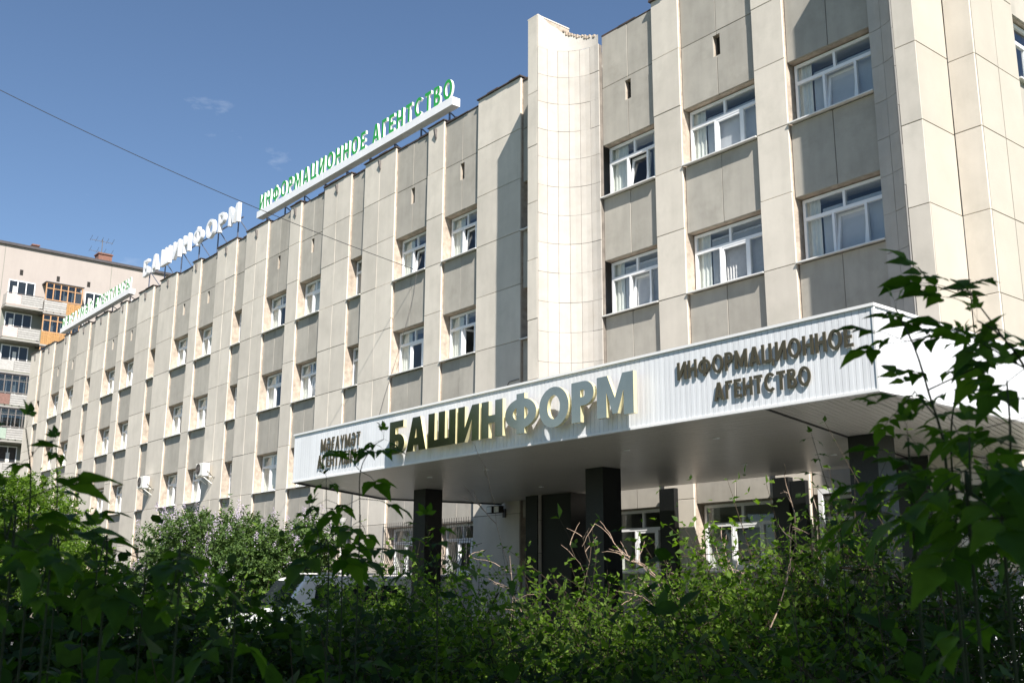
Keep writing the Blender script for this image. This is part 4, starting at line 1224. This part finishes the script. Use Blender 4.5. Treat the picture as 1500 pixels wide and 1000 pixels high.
# ------------------------------------------------------------------ vehicles
def van(x, y, label, name='parked_van', L=4.7, W=1.75, H=1.98):
    """faces -y; its long side is turned to +x"""
    t = thing(name, label, 'van', (x, y, 0))
    prof = [(-L / 2, .35), (-L / 2, .95), (-L / 2 + .75, 1.12), (-L / 2 + 1.35, H - .08), (-L / 2 + 1.7, H), (L / 2 - .12, H), (L / 2, H - .12), (L / 2, .35)]
    b = MB(); n = len(prof)
    vs = []
    for sx, inset in ((-W / 2, 0), (W / 2, 0)):
        for (py, pz) in prof:
            k = .10 * max(0, (pz - 1.05)) / .9
            vs.append((sx * (1 - k), py, pz))
    fs = [tuple(range(n)), tuple(range(2 * n - 1, n - 1, -1))] + [((i + 1) % n, i, n + i, n + (i + 1) % n) for i in range(n)]
    b.add(vs, fs)
    o = b.build('body', MT['carpaint'], t, (x, y, 0))
    md = o.modifiers.new('bevel', 'BEVEL'); md.width = .06; md.segments = 2; md.limit_method = 'ANGLE'
    for sx in (-1, 1):
        xs = sx * (W / 2 * .955)
        for (a, c) in ((-L / 2 + 1.55, -L / 2 + 2.3), (-L / 2 + 2.38, -L / 2 + 3.4), (-L / 2 + 3.48, L / 2 - .25)):
            b = MB(); b.add([(sx * (W / 2 * .985) + sx * .012, a, 1.18), (sx * (W / 2 * .985) + sx * .012, c, 1.18), (sx * (W / 2 * .915) + sx * .018, c, 1.75), (sx * (W / 2 * .915) + sx * .018, a + .1, 1.75)], [(0, 1, 2, 3)])
            g = b.build('side_window', MT['carglass'], t, (x, y, 0))
        for wy in (-L / 2 + .85, L / 2 - .9):
            b = MB(); b.tube([(sx * (W / 2 - .2), wy, .33), (sx * (W / 2 + .01), wy, .33)], .33, n=20); w = b.build('wheel', MT['rubber'], t, (x, y, 0))
            b = MB(); b.tube([(sx * (W / 2 + .005), wy, .33), (sx * (W / 2 + .02), wy, .33)], .19, n=14); b.build('hub_cap', MT['sill'], w, (x, y, 0))
        b = MB(); b.box(sx * W * .42 - .1, sx * W * .42 + .1, -L / 2 - .01, -L / 2 + .05, .72, .88); b.build('headlight', MT['pvc'], t, (x, y, 0))
        b = MB(); b.box(sx * W * .42 - .06, sx * W * .42 + .06, L / 2 - .03, L / 2 + .015, .85, 1.3); b.build('tail_light', MT['lampred'], t, (x, y, 0))
        b = MB(); b.bar((sx * .62, -L / 2 + 1.9, H + .07), (sx * .62, L / 2 - .4, H + .07), .03); b.build('roof_rail', MT['sill'], t, (x, y, 0))
    b = MB(); b.add([(-.72, -L / 2 + .80, 1.18), (.72, -L / 2 + .80, 1.18), (.66, -L / 2 + 1.30, 1.84), (-.66, -L / 2 + 1.30, 1.84)], [(0, 1, 2, 3)])
    b.v = [(vx, vy - .03, vz + .02) for vx, vy, vz in b.v]; b.build('windscreen', MT['carglass'], t, (x, y, 0))
    b = MB(); b.add([(-.68, L / 2 + .012, 1.2), (-.62, L / 2 + .012, 1.75), (.62, L / 2 + .012, 1.75), (.68, L / 2 + .012, 1.2)], [(0, 1, 2, 3)]); b.build('rear_window', MT['carglass'], t, (x, y, 0))
    b = MB(); b.box(-W / 2, W / 2, -L / 2 - .1, -L / 2 + .05, .3, .6); b.box(-W / 2, W / 2, L / 2 - .05, L / 2 + .1, .3, .6); b.build('bumper', MT['rubber'], t, (x, y, 0))
    return t


van(-25.3, 14.25, 'white van half hidden by the hedge left of the canopy', L=4.6)
van(-6.6, 13.4, 'white van glimpsed through leaves at the lower right edge', L=4.3, H=1.75)

# ------------------------------------------------------------------ plants
def leaf_template(kind):
    """unit leaf along +y, folded on the midrib, normal +z"""
    if kind == 'small':      # ovate, 4 triangles
        v = [(0, 0, 0), (-.30, .42, .07), (0, .5, -.02), (.30, .42, .07), (0, 1, -.10)]
        f = [(0, 2, 1), (0, 3, 2), (1, 2, 4), (2, 3, 4)]
    elif kind == 'maple':    # long pointed leaflet with a toothed side lobe
        v = [(0, 0, 0), (0, .3, .0), (0, .62, -.03), (0, 1, -.16),
             (-.17, .14, .05), (-.27, .36, .08), (-.20, .55, .05), (-.21, .60, .04), (-.09, .82, -.05),
             (.17, .14, .05), (.27, .36, .08), (.24, .50, .05), (.17, .58, .03), (.08, .82, -.05)]
        f = [(0, 1, 5, 4), (1, 2, 6, 5), (2, 8, 7, 6), (2, 3, 8), (0, 9, 10, 1), (1, 10, 11, 2), (2, 11, 12, 13), (2, 13, 3)]
    elif kind == 'round':
        v = [(0, 0, 0), (-.36, .3, .08), (-.34, .66, .05), (0, .5, -.02), (.36, .3, .08), (.34, .66, .05), (0, 1, -.08)]
        f = [(0, 3, 1), (1, 3, 2), (2, 3, 6), (0, 4, 3), (4, 5, 3), (5, 6, 3)]
    else:
        v = [(-.5, 0, 0), (.5, 0, 0), (.5, 1, 0), (-.5, 1, 0)]; f = [(0, 1, 2, 3)]
    return np.array(v, np.float32), f


def scatter(name, kind, P, Dv, N, S, m, parent, loc, stuff=True):
    """leaves at P (world), growing along Dv, facing N, size S, in one mesh"""
    tv, tf = leaf_template(kind)
    n = len(P); Dv = Dv / (np.linalg.norm(Dv, axis=1, keepdims=True) + 1e-9)
    X = np.cross(Dv, N); X /= (np.linalg.norm(X, axis=1, keepdims=True) + 1e-9)
    Zv = np.cross(X, Dv)
    S = S[:, None, None]
    V = P[:, None, :] + S * (tv[None, :, 0:1] * X[:, None, :] + tv[None, :, 1:2] * Dv[:, None, :] + tv[None, :, 2:3] * Zv[:, None, :])
    V = V.reshape(-1, 3) - np.array(loc, np.float32)
    k = len(tv)
    loops = np.concatenate([np.array(f) for f in tf]); sizes = np.array([len(f) for f in tf])
    L = (loops[None, :] + (np.arange(n) * k)[:, None]).ravel()
    SZ = np.tile(sizes, n)
    me = bpy.data.meshes.new(name)
    me.vertices.add(len(V)); me.vertices.foreach_set('co', V.astype(np.float32).ravel())
    me.loops.add(len(L)); me.loops.foreach_set('vertex_index', L.astype(np.int32))
    me.polygons.add(len(SZ)); st = np.concatenate([[0], np.cumsum(SZ)[:-1]])
    me.polygons.foreach_set('loop_start', st.astype(np.int32)); me.polygons.foreach_set('loop_total', SZ.astype(np.int32))
    me.materials.append(m); me.update(calc_edges=True); me.validate()
    o = link(bpy.data.objects.new(name, me), parent, loc)
    if stuff: o['kind'] = 'stuff'
    return o


def shoots(rng, starts, dirs, lens, nl, curve=.35, pair=True):
    """leaf points along curved shoots; returns P, D, N and the shoot polylines"""
    P = []; Dd = []; Nn = []; lines = []
    ns = len(starts)
    bend = rng.normal(0, curve, (ns, 3)); bend[:, 2] -= curve * .3
    for i in range(ns):
        t = (np.arange(nl) + rng.uniform(0, 1)) / nl
        t = .12 + .88 * t / t.max()
        l = lens[i]
        p = starts[i] + dirs[i] * (l * t)[:, None] + bend[i] * (l * t ** 2)[:, None]
        tan = dirs[i] + 2 * bend[i] * t[:, None]; tan /= np.linalg.norm(tan, axis=1, keepdims=True)
        lines.append((starts[i], starts[i] + dirs[i] * l * .5 + bend[i] * l * .25, starts[i] + dirs[i] * l + bend[i] * l))
        side = np.cross(tan, [0, 0, 1.0]); side /= (np.linalg.norm(side, axis=1, keepdims=True) + 1e-6)
        up2 = np.cross(side, tan)
        ang = rng.uniform(0, 2 * np.pi) + np.arange(nl) * 1.3
        a = np.cos(ang)[:, None] * side + np.sin(ang)[:, None] * up2
        for s in ((1, -1) if pair else (1,)):
            d = a * s * .85 + tan * .55 + rng.normal(0, .25, (nl, 3)); d[:, 2] -= .15
            P.append(p); Dd.append(d)
            nn = np.array([0, 0, 1.0]) + rng.normal(0, .45, (nl, 3)); Nn.append(nn)
    return np.concatenate(P), np.concatenate(Dd), np.concatenate(Nn), lines


def twig_mesh(lines, r, name, m, parent, loc, n=3):
    b = MB()
    for ln in lines: b.tube([Vector(p) - Vector(loc) for p in ln], r, r * .4, n=n)
    return b.build(name, m, parent, loc)


def shrub(loc, h, w, nsh, nl, leaf, label, name='shrub', kind='small', m='leaf_shrub', group=None, seed=0, base=.15, cat='shrub', spread=.8, depth=None, sticks=0):
    """many arching shoots rising from one root; the leaves are one mass"""
    rng = np.random.default_rng(seed)
    t = thing(name, label, cat, loc, group)
    loc = np.array(loc, float); dpt = depth or w
    a = rng.uniform(0, 2 * np.pi, nsh); r = np.sqrt(rng.uniform(0, 1, nsh))
    ex = np.cos(a) * r * w / 2; ey = np.sin(a) * r * dpt / 2
    zmax = h * np.sqrt(np.clip(1 - .75 * r ** 2, 0.05, 1)) * rng.uniform(.80, 1.08, nsh)
    f = rng.uniform(base, .93, nsh) ** .8
    tip = np.stack([loc[0] + ex, loc[1] + ey, zmax * f + .05], 1)
    # direction outward and up
    out = np.stack([np.cos(a) * (.25 + r), np.sin(a) * (.25 + r), np.full(nsh, spread)], 1) + rng.normal(0, .3, (nsh, 3))
    out /= np.linalg.norm(out, axis=1, keepdims=True)
    ls = rng.uniform(.22, .5, nsh) * min(h, 1.6)
    st = tip - out * ls[:, None]
    st[:, 2] = np.clip(st[:, 2], .05, None)
    P, Dv, N, lines = shoots(rng, st, out, ls, nl)
    S = rng.uniform(.45, 1.2, len(P)) * leaf
    ok = P[:, 2] > .03
    scatter('foliage', kind, P[ok], Dv[ok], N[ok], S[ok], MT[m], t, loc)
    # main stems
    lines2 = []
    for i in range(0, nsh, max(1, nsh // 14)):
        root = loc + np.array([rng.normal(0, .06 * w), rng.normal(0, .06 * w), 0])
        mid = (root + st[i]) / 2 + np.array([0, 0, .12 * h])
        lines2.append((root, mid, st[i], st[i] + out[i] * ls[i] * .6))
    twig_mesh(lines2, .012 * (h / 1.5), 'stem', MT['stemred'], t, loc, n=4)
    tw = twig_mesh(lines[::2], .0028, 'twig', MT['stemred'], t, loc); tw['kind'] = 'stuff'
    if sticks:
        l3 = []
        def grow(p, d, L_, lev):
            pts = [p]
            for q_ in range(5):
                d = d + rng.normal(0, .16, 3); d /= np.linalg.norm(d); p = p + d * L_ / 5; pts.append(p)
                if lev > 0 and q_ > 0 and rng.random() < .55:
                    grow(p, d + rng.normal(0, .55, 3), L_ * rng.uniform(.35, .6), lev - 1)
            l3.append(tuple(pts))
        for i in range(max(2, sticks // 3)):
            grow(np.array([loc[0] + rng.normal(0, .12 * w), loc[1] + rng.normal(0, .12 * dpt), h * rng.uniform(.5, .75)]),
                 np.array([rng.normal(0, .45), rng.normal(0, .4), rng.uniform(.6, 1.1)]), rng.uniform(.45, .8), 2)
        dt = twig_mesh(l3, .0032, 'dry_twig', MT['twig'], t, loc, n=4); dt['kind'] = 'stuff'
    return t


def tree(loc, h, crown_c, crown_r, ncl, nl, leaf, label, name='leafy_tree', m='leaf_tree', seed=1, group=None, trunk_r=.2, kind='small', flowers=0, limbs=9, cat='tree'):
    rng = np.random.default_rng(seed)
    t = thing(name, label, cat, loc, group); loc = np.array(loc, float)
    cc = loc + np.array([crown_c[0], crown_c[1], crown_c[2]]); cr = np.array(crown_r, float)
    # clumps: limbs end in lumps, shoots leave the lumps
    nlump = limbs * 4
    d = rng.normal(0, 1, (nlump, 3)); d /= np.linalg.norm(d, axis=1, keepdims=True)
    lump = cc + d * cr * (rng.uniform(.35, .92, nlump) ** .7)[:, None]
    idx = rng.integers(0, nlump, ncl)
    dd = rng.normal(0, 1, (ncl, 3)); dd /= np.linalg.norm(dd, axis=1, keepdims=True)
    rad = .30 * cr.mean()
    st = lump[idx] + dd * rad * (rng.uniform(0, 1, ncl) ** .5)[:, None]
    out = dd * .8 + (st - cc) / cr * .6 + np.array([0, 0, .25]) + rng.normal(0, .25, (ncl, 3)); out /= np.linalg.norm(out, axis=1, keepdims=True)
    ls = rng.uniform(.5, 1.0, ncl) * .22 * cr.mean()
    P, Dv, N, lines = shoots(rng, st, out, ls, nl)
    S = rng.uniform(.6, 1.2, len(P)) * leaf
    ok = P[:, 2] > .25
    scatter('crown', kind, P[ok], Dv[ok], N[ok], S[ok], MT[m], t, loc)
    if flowers:
        k = rng.choice(ncl, flowers); pf = st[k] + out[k] * ls[k][:, None] * 1.02
        nf = 46; tt = rng.uniform(0, 1, (flowers, nf)); L_ = leaf * 2.0
        base = pf[:, None, :] + (np.array([0, 0, 1.0]) * (tt * L_ * 1.6)[:, :, None]) + rng.normal(0, 1, (flowers, nf, 3)) * ((1 - tt) * L_ * .30 + .01)[:, :, None]
        PF = base.reshape(-1, 3); DF = rng.normal(0, 1, PF.shape); NF = rng.normal(0, 1, PF.shape)
        scatter('blossom', 'small', PF, DF, NF, np.full(len(PF), leaf * .42), MT['lilac'], t, loc)
    b = MB(); top = cc - loc
    fork = np.array([top[0] * .5, top[1] * .5, max(.3, cc[2] - loc[2] - cr[2] * .75)])
    b.tube([(0, 0, 0), tuple(fork * .5 + rng.normal(0, .03, 3)), tuple(fork)], trunk_r, trunk_r * .7, n=8)
    b.build('trunk', MT['bark'], t, loc)
    for i in range(limbs):
        e = lump[i * 4] - loc; mid = fork * .45 + e * .55 + rng.normal(0, .15 * cr.mean() * .5, 3)
        b = MB(); b.tube([tuple(fork * .97), tuple(mid), tuple(e)], trunk_r * .45, trunk_r * .12, n=6)
        b.build('limb', MT['bark'], t, loc)
    return t


# big trees beside and behind the viewer: they shade the near hedge
tree((3.6, -2.6, 0), 12, (0.7, .6, 8.4), (2.8, 2.6, 2.9), 3400, 9, .17, 'tall broad maple just right of the viewer, its crown shading the hedge', 'shade_tree', seed=3, trunk_r=.24, limbs=12)
tree((6.3, 3.6, 0), 11, (-.9, -.2, 8.5), (2.5, 2.3, 2.6), 1700, 9, .17, 'smaller maple at the right beyond the first, shading the right bushes', 'shade_tree', seed=4, trunk_r=.18, limbs=9)
tree((0.8, -4.4, 0), 12, (-.2, 1.7, 9.2), (3.1, 2.9, 2.8), 3000, 9, .18, 'tall maple behind the viewer, spreading over the left end of the hedge', 'shade_tree', seed=5, trunk_r=.22, limbs=11)
tree((-2.2, -2.6, 0), 9.5, (.9, 2.8, 7.6), (2.6, 2.4, 1.5), 1900, 9, .16, 'leaning maple whose crown spreads over the head of the viewer', 'shade_tree', seed=6, trunk_r=.16, limbs=9)
tree((-4.2, -5.5, 0), 10, (.2, .4, 7.0), (3.2, 3.0, 3.0), 1500, 9, .2, 'round maple behind the viewer at the left', 'shade_tree', seed=7, trunk_r=.2, limbs=9)
# a row behind, mirrored in the gold letters
for i, (x, y) in enumerate(((-40, -6), (-48, -9), (-57, -8), (-66, -9))):
    tree((x, y, 0), 11, (0, 0, 6.8), (3.6, 3.4, 4.2), 900, 8, .34, ['round green poplar behind the viewer, mirrored in the gold letters', 'second green poplar of the row behind the viewer', 'third green poplar of the row behind the viewer', 'last green poplar of the row behind the viewer'][i],
         'row_tree', seed=20 + i, group='trees in a row across the street', trunk_r=.2, limbs=8)

# lilacs and the tree by the left wing
lil = [(-33.3, 13.8, 3.55, 2.1, 'pale lilac bush in flower, leftmost of the clump under the air conditioners'),
       (-30.2, 13.6, 3.95, 2.1, 'tall lilac bush in flower, middle of the clump before the office wall'),
       (-27.6, 13.9, 3.7, 1.8, 'rounded lilac bush at the right of the clump nearest the lamp post')]
for i, (x, y, h, r, lb) in enumerate(lil):
    tree((x, y, 0), h, (0, 0, h * .54), (r, r * .9, h * .47), 2900, 8, .105, lb, 'lilac_bush', m='leaf_lilac', seed=40 + i, group='flowering lilac bushes before the office', trunk_r=.07, flowers=260 if i < 2 else 130, limbs=10, cat='bush')
tree((-50.5, 12.8, 0), 6.6, (0, 0, 3.9), (3.4, 3.0, 2.6), 1700, 8, .16, 'bushy green tree before the far left end of the office', 'leafy_tree', m='leaf_shrub', seed=60, trunk_r=.14, limbs=10)
tree((-43.0, 12.8, 0), 4.2, (0, 0, 2.0), (2.4, 2.0, 1.9), 900, 8, .12, 'low pale green bush between the left tree and the lilacs', 'leafy_bush', m='leaf_shrub', seed=61, trunk_r=.07, limbs=8, cat='bush')

# hedge shrubs: (px, depth, top_py, width, shoots, leaf, material, sticks)
def ground_under(px, depth):
    p = px_point(px, 870, depth); return (p.x, p.y, 0)


HEDGE = [
    # far row, lit
    (300, 11.0, 838, 3.2, 430, .055, 'leaf_shrub', 0, 'sunlit green shrub below the lilac clump'),
    (480, 9.6, 822, 2.6, 420, .05, 'leaf_shrub', 0, 'sunlit yellow green shrub in front of the white van'),
    (610, 8.2, 806, 2.3, 420, .046, 'leaf_shrub', 0, 'bright green shrub before the leftmost black column'),
    (720, 7.6, 808, 2.2, 420, .044, 'leaf_shrub', 16, 'bright green shrub with dry pale twigs before the dark doorway'),
    (850, 7.0, 852, 2.2, 360, .042, 'leaf_shrub', 0, 'low green shrub before the second black column'),
    (975, 6.4, 822, 2.0, 380, .042, 'leaf_shrub', 18, 'green shrub with bare reddish twigs right of the second column'),
    (1075, 6.0, 765, 1.9, 430, .040, 'leaf_shrub', 0, 'small leaved shrub rising before the pale entrance windows'),
    (1190, 5.6, 742, 1.9, 430, .038, 'leaf_shrub', 4, 'small leaved shrub below the rightmost black column'),
    (1320, 5.2, 728, 2.0, 420, .038, 'leaf_shaded', 0, 'dark small leaved shrub right of the rightmost column'),
    (1455, 5.0, 700, 2.0, 420, .040, 'leaf_shaded', 0, 'dark small leaved shrub at the right edge'),
    (545, 9.0, 838, 2.2, 420, .05, 'leaf_shrub', 0, 'sunlit shrub between the white van and the leftmost column'),
    (905, 6.7, 835, 2.0, 420, .042, 'leaf_shrub', 0, 'green shrub hiding the foot of the second black column'),
    (1030, 6.2, 800, 1.8, 430, .041, 'leaf_shrub', 0, 'green shrub before the slim black post and pale window'),
    (1130, 5.8, 760, 1.8, 450, .040, 'leaf_shrub', 0, 'yellow green shrub between the pale window and right column'),
    (1250, 5.4, 750, 1.8, 450, .040, 'leaf_shrub', 0, 'leafy shrub hiding the foot of the rightmost column'),
    # middle row
    (60, 6.2, 800, 2.2, 420, .07, 'leaf_shaded', 0, 'dark shrub at the far left below the tree'),
    (230, 5.6, 845, 2.2, 400, .065, 'leaf_shaded', 0, 'dark shrub filling the lower left below the lilacs'),
    (400, 5.2, 862, 2.0, 380, .06, 'leaf_shaded', 0, 'shaded shrub left of the lower middle'),
    (560, 4.8, 862, 1.9, 380, .052, 'leaf_shaded', 0, 'shaded shrub below the leftmost black column'),
    (700, 4.7, 880, 1.9, 360, .05, 'leaf_shrub', 0, 'leafy shrub low in the middle of the hedge'),
    (850, 4.4, 905, 1.8, 340, .048, 'leaf_shaded', 0, 'dark low shrub under the second column'),
    (1010, 4.2, 868, 1.8, 360, .045, 'leaf_shrub', 0, 'green low shrub right of the middle'),
    (1170, 4.0, 850, 1.7, 360, .044, 'leaf_shrub', 0, 'dark low shrub in the lower right'),
    (1340, 3.8, 830, 1.7, 360, .046, 'leaf_shaded', 0, 'dark low shrub near the lower right corner'),
    (1480, 3.6, 800, 1.6, 360, .05, 'leaf_shaded', 0, 'dark shrub touching the right edge of the hedge'),
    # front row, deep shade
    (40, 3.0, 862, 1.5, 260, .085, 'leaf_near_shaded', 0, 'nearest dark bush in the lower left corner'),
    (240, 2.8, 905, 1.4, 240, .08, 'leaf_near_shaded', 0, 'nearest dark bush low on the left'),
    (440, 2.8, 915, 1.3, 240, .07, 'leaf_near_shaded', 0, 'nearest dark bush left of the bottom centre'),
    (640, 2.7, 925, 1.3, 230, .065, 'leaf_near_shaded', 0, 'nearest dark bush at the bottom centre'),
    (840, 2.7, 945, 1.2, 220, .06, 'leaf_near_shaded', 0, 'nearest dark bush right of the bottom centre'),
    (1040, 2.6, 930, 1.2, 230, .06, 'leaf_near_shaded', 0, 'nearest dark bush low under the entrance windows'),
    (1240, 2.5, 900, 1.2, 240, .06, 'leaf_near_shaded', 0, 'nearest dark bush low under the rightmost column'),
    (1420, 2.4, 860, 1.2, 260, .065, 'leaf_near_shaded', 0, 'nearest dark bush in the lower right corner'),
]
for i, (px, d, py, w, ns, lf, m_, stk, lb) in enumerate(HEDGE):
    top = px_point(px, py, d).z * (1.07 if d > 3.5 else .95)
    g = ground_under(px, d)
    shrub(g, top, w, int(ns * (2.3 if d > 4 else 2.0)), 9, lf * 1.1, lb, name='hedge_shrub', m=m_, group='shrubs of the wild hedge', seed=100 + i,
          base=.12, sticks=stk, kind='small' if lf < .06 else 'round')

# saplings with big compound leaves, every leaf a part
def compound_mesh(rng, n=5, L=.09, idx=0):
    """petiole with leaflets; lies along +y, faces +z"""
    b = MB(); tv, tf = leaf_template('maple')
    pet = L * (1.0 if n > 1 else .5)
    def leaflet(base, ang, s, tilt):
        ca, sa = math.cos(ang), math.sin(ang)
        vs = []
        for x, y, z in tv:
            x *= s * 1.15; y *= s; z = z * s - tilt * (y / s) ** 1.5 * s
            vs.append((base[0] + x * ca + y * sa, base[1] - x * sa + y * ca, base[2] + z))
        b.add(vs, tf, 0)
    ends = pet
    if n >= 5:
        leaflet((0, pet * .75, 0), -1.15, L * .75, .15); leaflet((0, pet * .75, 0), 1.15, L * .75, .18)
    if n >= 3:
        leaflet((0, pet * 1.25, -.004), -.95, L * .9, .2); leaflet((0, pet * 1.25, -.004), .95, L * .9, .16)
        ends = pet * 1.5
    leaflet((0, ends, -.006), rng.uniform(-.15, .15), L * 1.12, .25)
    b.tube([(0, 0, 0), (0, ends * .6, .006), (0, ends, -.005)], .0014, .0009, n=4, mi=1)
    me = bpy.data.meshes.new('leaf'); me.from_pydata(b.v, [], b.f)
    me.materials.append(MT['leaf_spray_lit']); me.materials.append(MT['stem'])
    me.polygons.foreach_set('material_index', b.m); me.polygons.foreach_set('use_smooth', [True] * len(me.polygons)); me.update()
    return me


_r = random.Random(5)
COMP = [compound_mesh(_r, n) for n in (5, 3, 3, 5, 3, 1)]


def sapling(px_pts, depth, label, nodes, size=1.0, r=.006, seed=0, name='maple_sapling', branches=None, tipn=2, lean=0.0, sm='stem'):
    """px_pts lists the stem from tip to foot as seen; it ends in the ground"""
    rng = random.Random(seed); size *= .70; nodes = max(5, int(nodes * .85))
    pts = [px_point(a, b_, depth * (1 + lean * i)) for i, (a, b_) in enumerate(px_pts)][::-1]
    foot = Vector((pts[0].x, pts[0].y, 0)); pts = [foot] + pts
    t = thing(name, label, 'sapling', foot, 'maple saplings in the hedge')
    # smooth the line
    def cat(P, n):
        out = []
        Q = [P[0] * 2 - P[1]] + P + [P[-1] * 2 - P[-2]]
        for i in range(1, len(Q) - 2):
            for k in range(n):
                u = k / n
                out.append(.5 * ((2 * Q[i]) + (Q[i + 1] - Q[i - 1]) * u + (2 * Q[i - 1] - 5 * Q[i] + 4 * Q[i + 1] - Q[i + 2]) * u * u + (3 * Q[i] - Q[i - 1] - 3 * Q[i + 1] + Q[i + 2]) * u ** 3))
        return out + [P[-1]]
    line = cat(pts, 8)
    r *= .45; b = MB(); b.tube([p - foot for p in line], r, r * .4, n=6); b.build('stem', MT[sm], t, foot, smooth=True)
    tot = len(line)
    zmin = foot.z + .35

    def put(p, d, s, which=None):
        me = COMP[which if which is not None else rng.randrange(0, 5)]
        o = bpy.data.objects.new('leaf', me); link(o, t, p)
        d = d.normalized(); x = d.cross(Vector((rng.uniform(-.35, .35), rng.uniform(-.35, .35), 1))).normalized(); z = x.cross(d)
        o.rotation_euler = Matrix(((x.x, d.x, z.x), (x.y, d.y, z.y), (x.z, d.z, z.z))).to_euler()
        o.scale = (s, s, s)
    az = rng.uniform(0, 6.28)
    for i in range(nodes):
        f = 1 - (i / nodes) ** 1.0 * .9
        k = int(f * (tot - 1)); p = line[k]
        if p.z < zmin: continue
        az += math.pi / 2 + rng.uniform(-.3, .3)
        for s in (0, math.pi):
            if rng.random() < .08: continue
            d = Vector((math.cos(az + s), math.sin(az + s), rng.uniform(-.7, .35)))
            put(p, d, size * min(1.0, .4 + .2 * i) * rng.uniform(.8, 1.15), None if i > 1 else 2)
    for _ in range(tipn):
        put(line[-1], Vector((rng.uniform(-.4, .4), rng.uniform(-.4, .4), 1)), size * .32, 1)
    for (fr, dx, dy, dz, nn, sz) in (branches or []):
        p0 = line[int(fr * (tot - 1))]; e = p0 + Vector((dx, dy, dz))
        mid = (p0 + e) / 2 + Vector((0, 0, .04))
        b = MB(); b.tube([p0 - foot, mid - foot, e - foot], r * .5, r * .2, n=5); b.build('branch', MT[sm], t, foot, smooth=True)
        for k in range(nn):
            u = (k + 1) / nn; p = p0.lerp(mid, u * 2) if u < .5 else mid.lerp(e, u * 2 - 1)
            for s in (-1, 1):
                d = (e - p0).normalized() * .5 + Vector((CA[0], CA[1], 0)) * s * rng.uniform(.4, 1) * (1 if k % 2 else .4) + Vector((0, 0, rng.uniform(-.3, .5)))
                put(p, d, size * sz * rng.uniform(.8, 1.1))
        put(e, (e - mid), size * sz)
    return t


sapling([(82, 655), (84, 720), (80, 800), (78, 900)], 2.3, 'slender sapling tip rising against the pale facade near the left edge', 9, 1.0, .005, 1)
sapling([(38, 628), (45, 700), (40, 790), (36, 900)], 2.0, 'sapling at the far left with broad drooping leaves', 9, 1.1, .006, 2)
sapling([(5, 735), (8, 790), (12, 870)], 1.7, 'dark sapling cut by the left edge', 9, 1.1, .006, 3)
sapling([(140, 790), (143, 830), (150, 900)], 1.9, 'low sapling with wide dark leaves below the far windows', 8, 1.1, .006, 4)
sapling([(215, 815), (212, 860), (205, 930)], 2.3, 'stooping sapling before the left lilac bush', 8, 1.0, .005, 5)
sapling([(562, 643), (546, 655), (528, 690), (527, 760), (524, 860)], 2.6, 'sapling with a bent tip crossing the small bronze letters', 9, .95, .0045, 6)
sapling([(478, 700), (479, 750), (490, 800), (500, 900)], 2.7, 'straight sapling before the left end of the canopy', 9, .95, .0045, 7)
sapling([(455, 752), (470, 800), (480, 900)], 2.4, 'low sapling left of the black columns', 7, 1.0, .005, 8)
sapling([(625, 770), (632, 820), (640, 930)], 2.3, 'sapling hanging its leaf over the leftmost column', 7, 1.05, .005, 9)
sapling([(1312, 452), (1340, 510), (1362, 580), (1382, 650), (1392, 760), (1405, 900)], 1.75, 'tall sapling whose tip crosses the corner of the white canopy', 10, .8, .007, 10,
        branches=[(.60, -.10, .05, .03, 2, .7), (.7, .22, .1, .02, 4, .9)])
sapling([(1413, 500), (1403, 560), (1393, 640), (1400, 760), (1410, 900)], 1.9, 'upright sapling with a thin straight stem before the bright side of the canopy', 10, .82, .006, 11)
sapling([(1432, 470), (1458, 485), (1490, 520), (1510, 570), (1520, 700), (1525, 860)], 1.7, 'arching sapling over the pale corner wall at the right edge', 11, .85, .007, 12,
        branches=[(.75, -.12, .02, .12, 3, .9), (.6, -.2, .0, .08, 4, 1.0)])
sapling([(1475, 560), (1480, 640), (1478, 760), (1480, 900)], 1.5, 'dense dark sapling low at the right edge', 12, 1.1, .007, 13)
sapling([(1330, 640), (1335, 720), (1345, 860)], 1.6, 'dark leafy sapling before the rightmost column', 11, 1.05, .007, 14)
sapling([(1420, 640), (1422, 720), (1430, 880)], 1.35, 'broad leaved dark sapling close by in the lower right', 11, 1.0, .007, 15)
sapling([(1190, 640), (1205, 690), (1225, 760), (1240, 880)], 3.2, 'thin pale green sapling climbing before the right column', 9, .7, .004, 16)
sapling([(330, 880), (335, 920), (340, 980)], 1.9, 'shaded sapling beneath the lilac clump', 6, 1.1, .005, 17)
sapling([(60, 860), (64, 930)], 1.4, 'big leaved dark sapling at the bottom left', 6, 1.1, .005, 18)
sapling([(250, 880), (256, 950)], 1.4, 'big leaved dark sapling at the bottom between the left bushes', 6, 1.1, .005, 19)
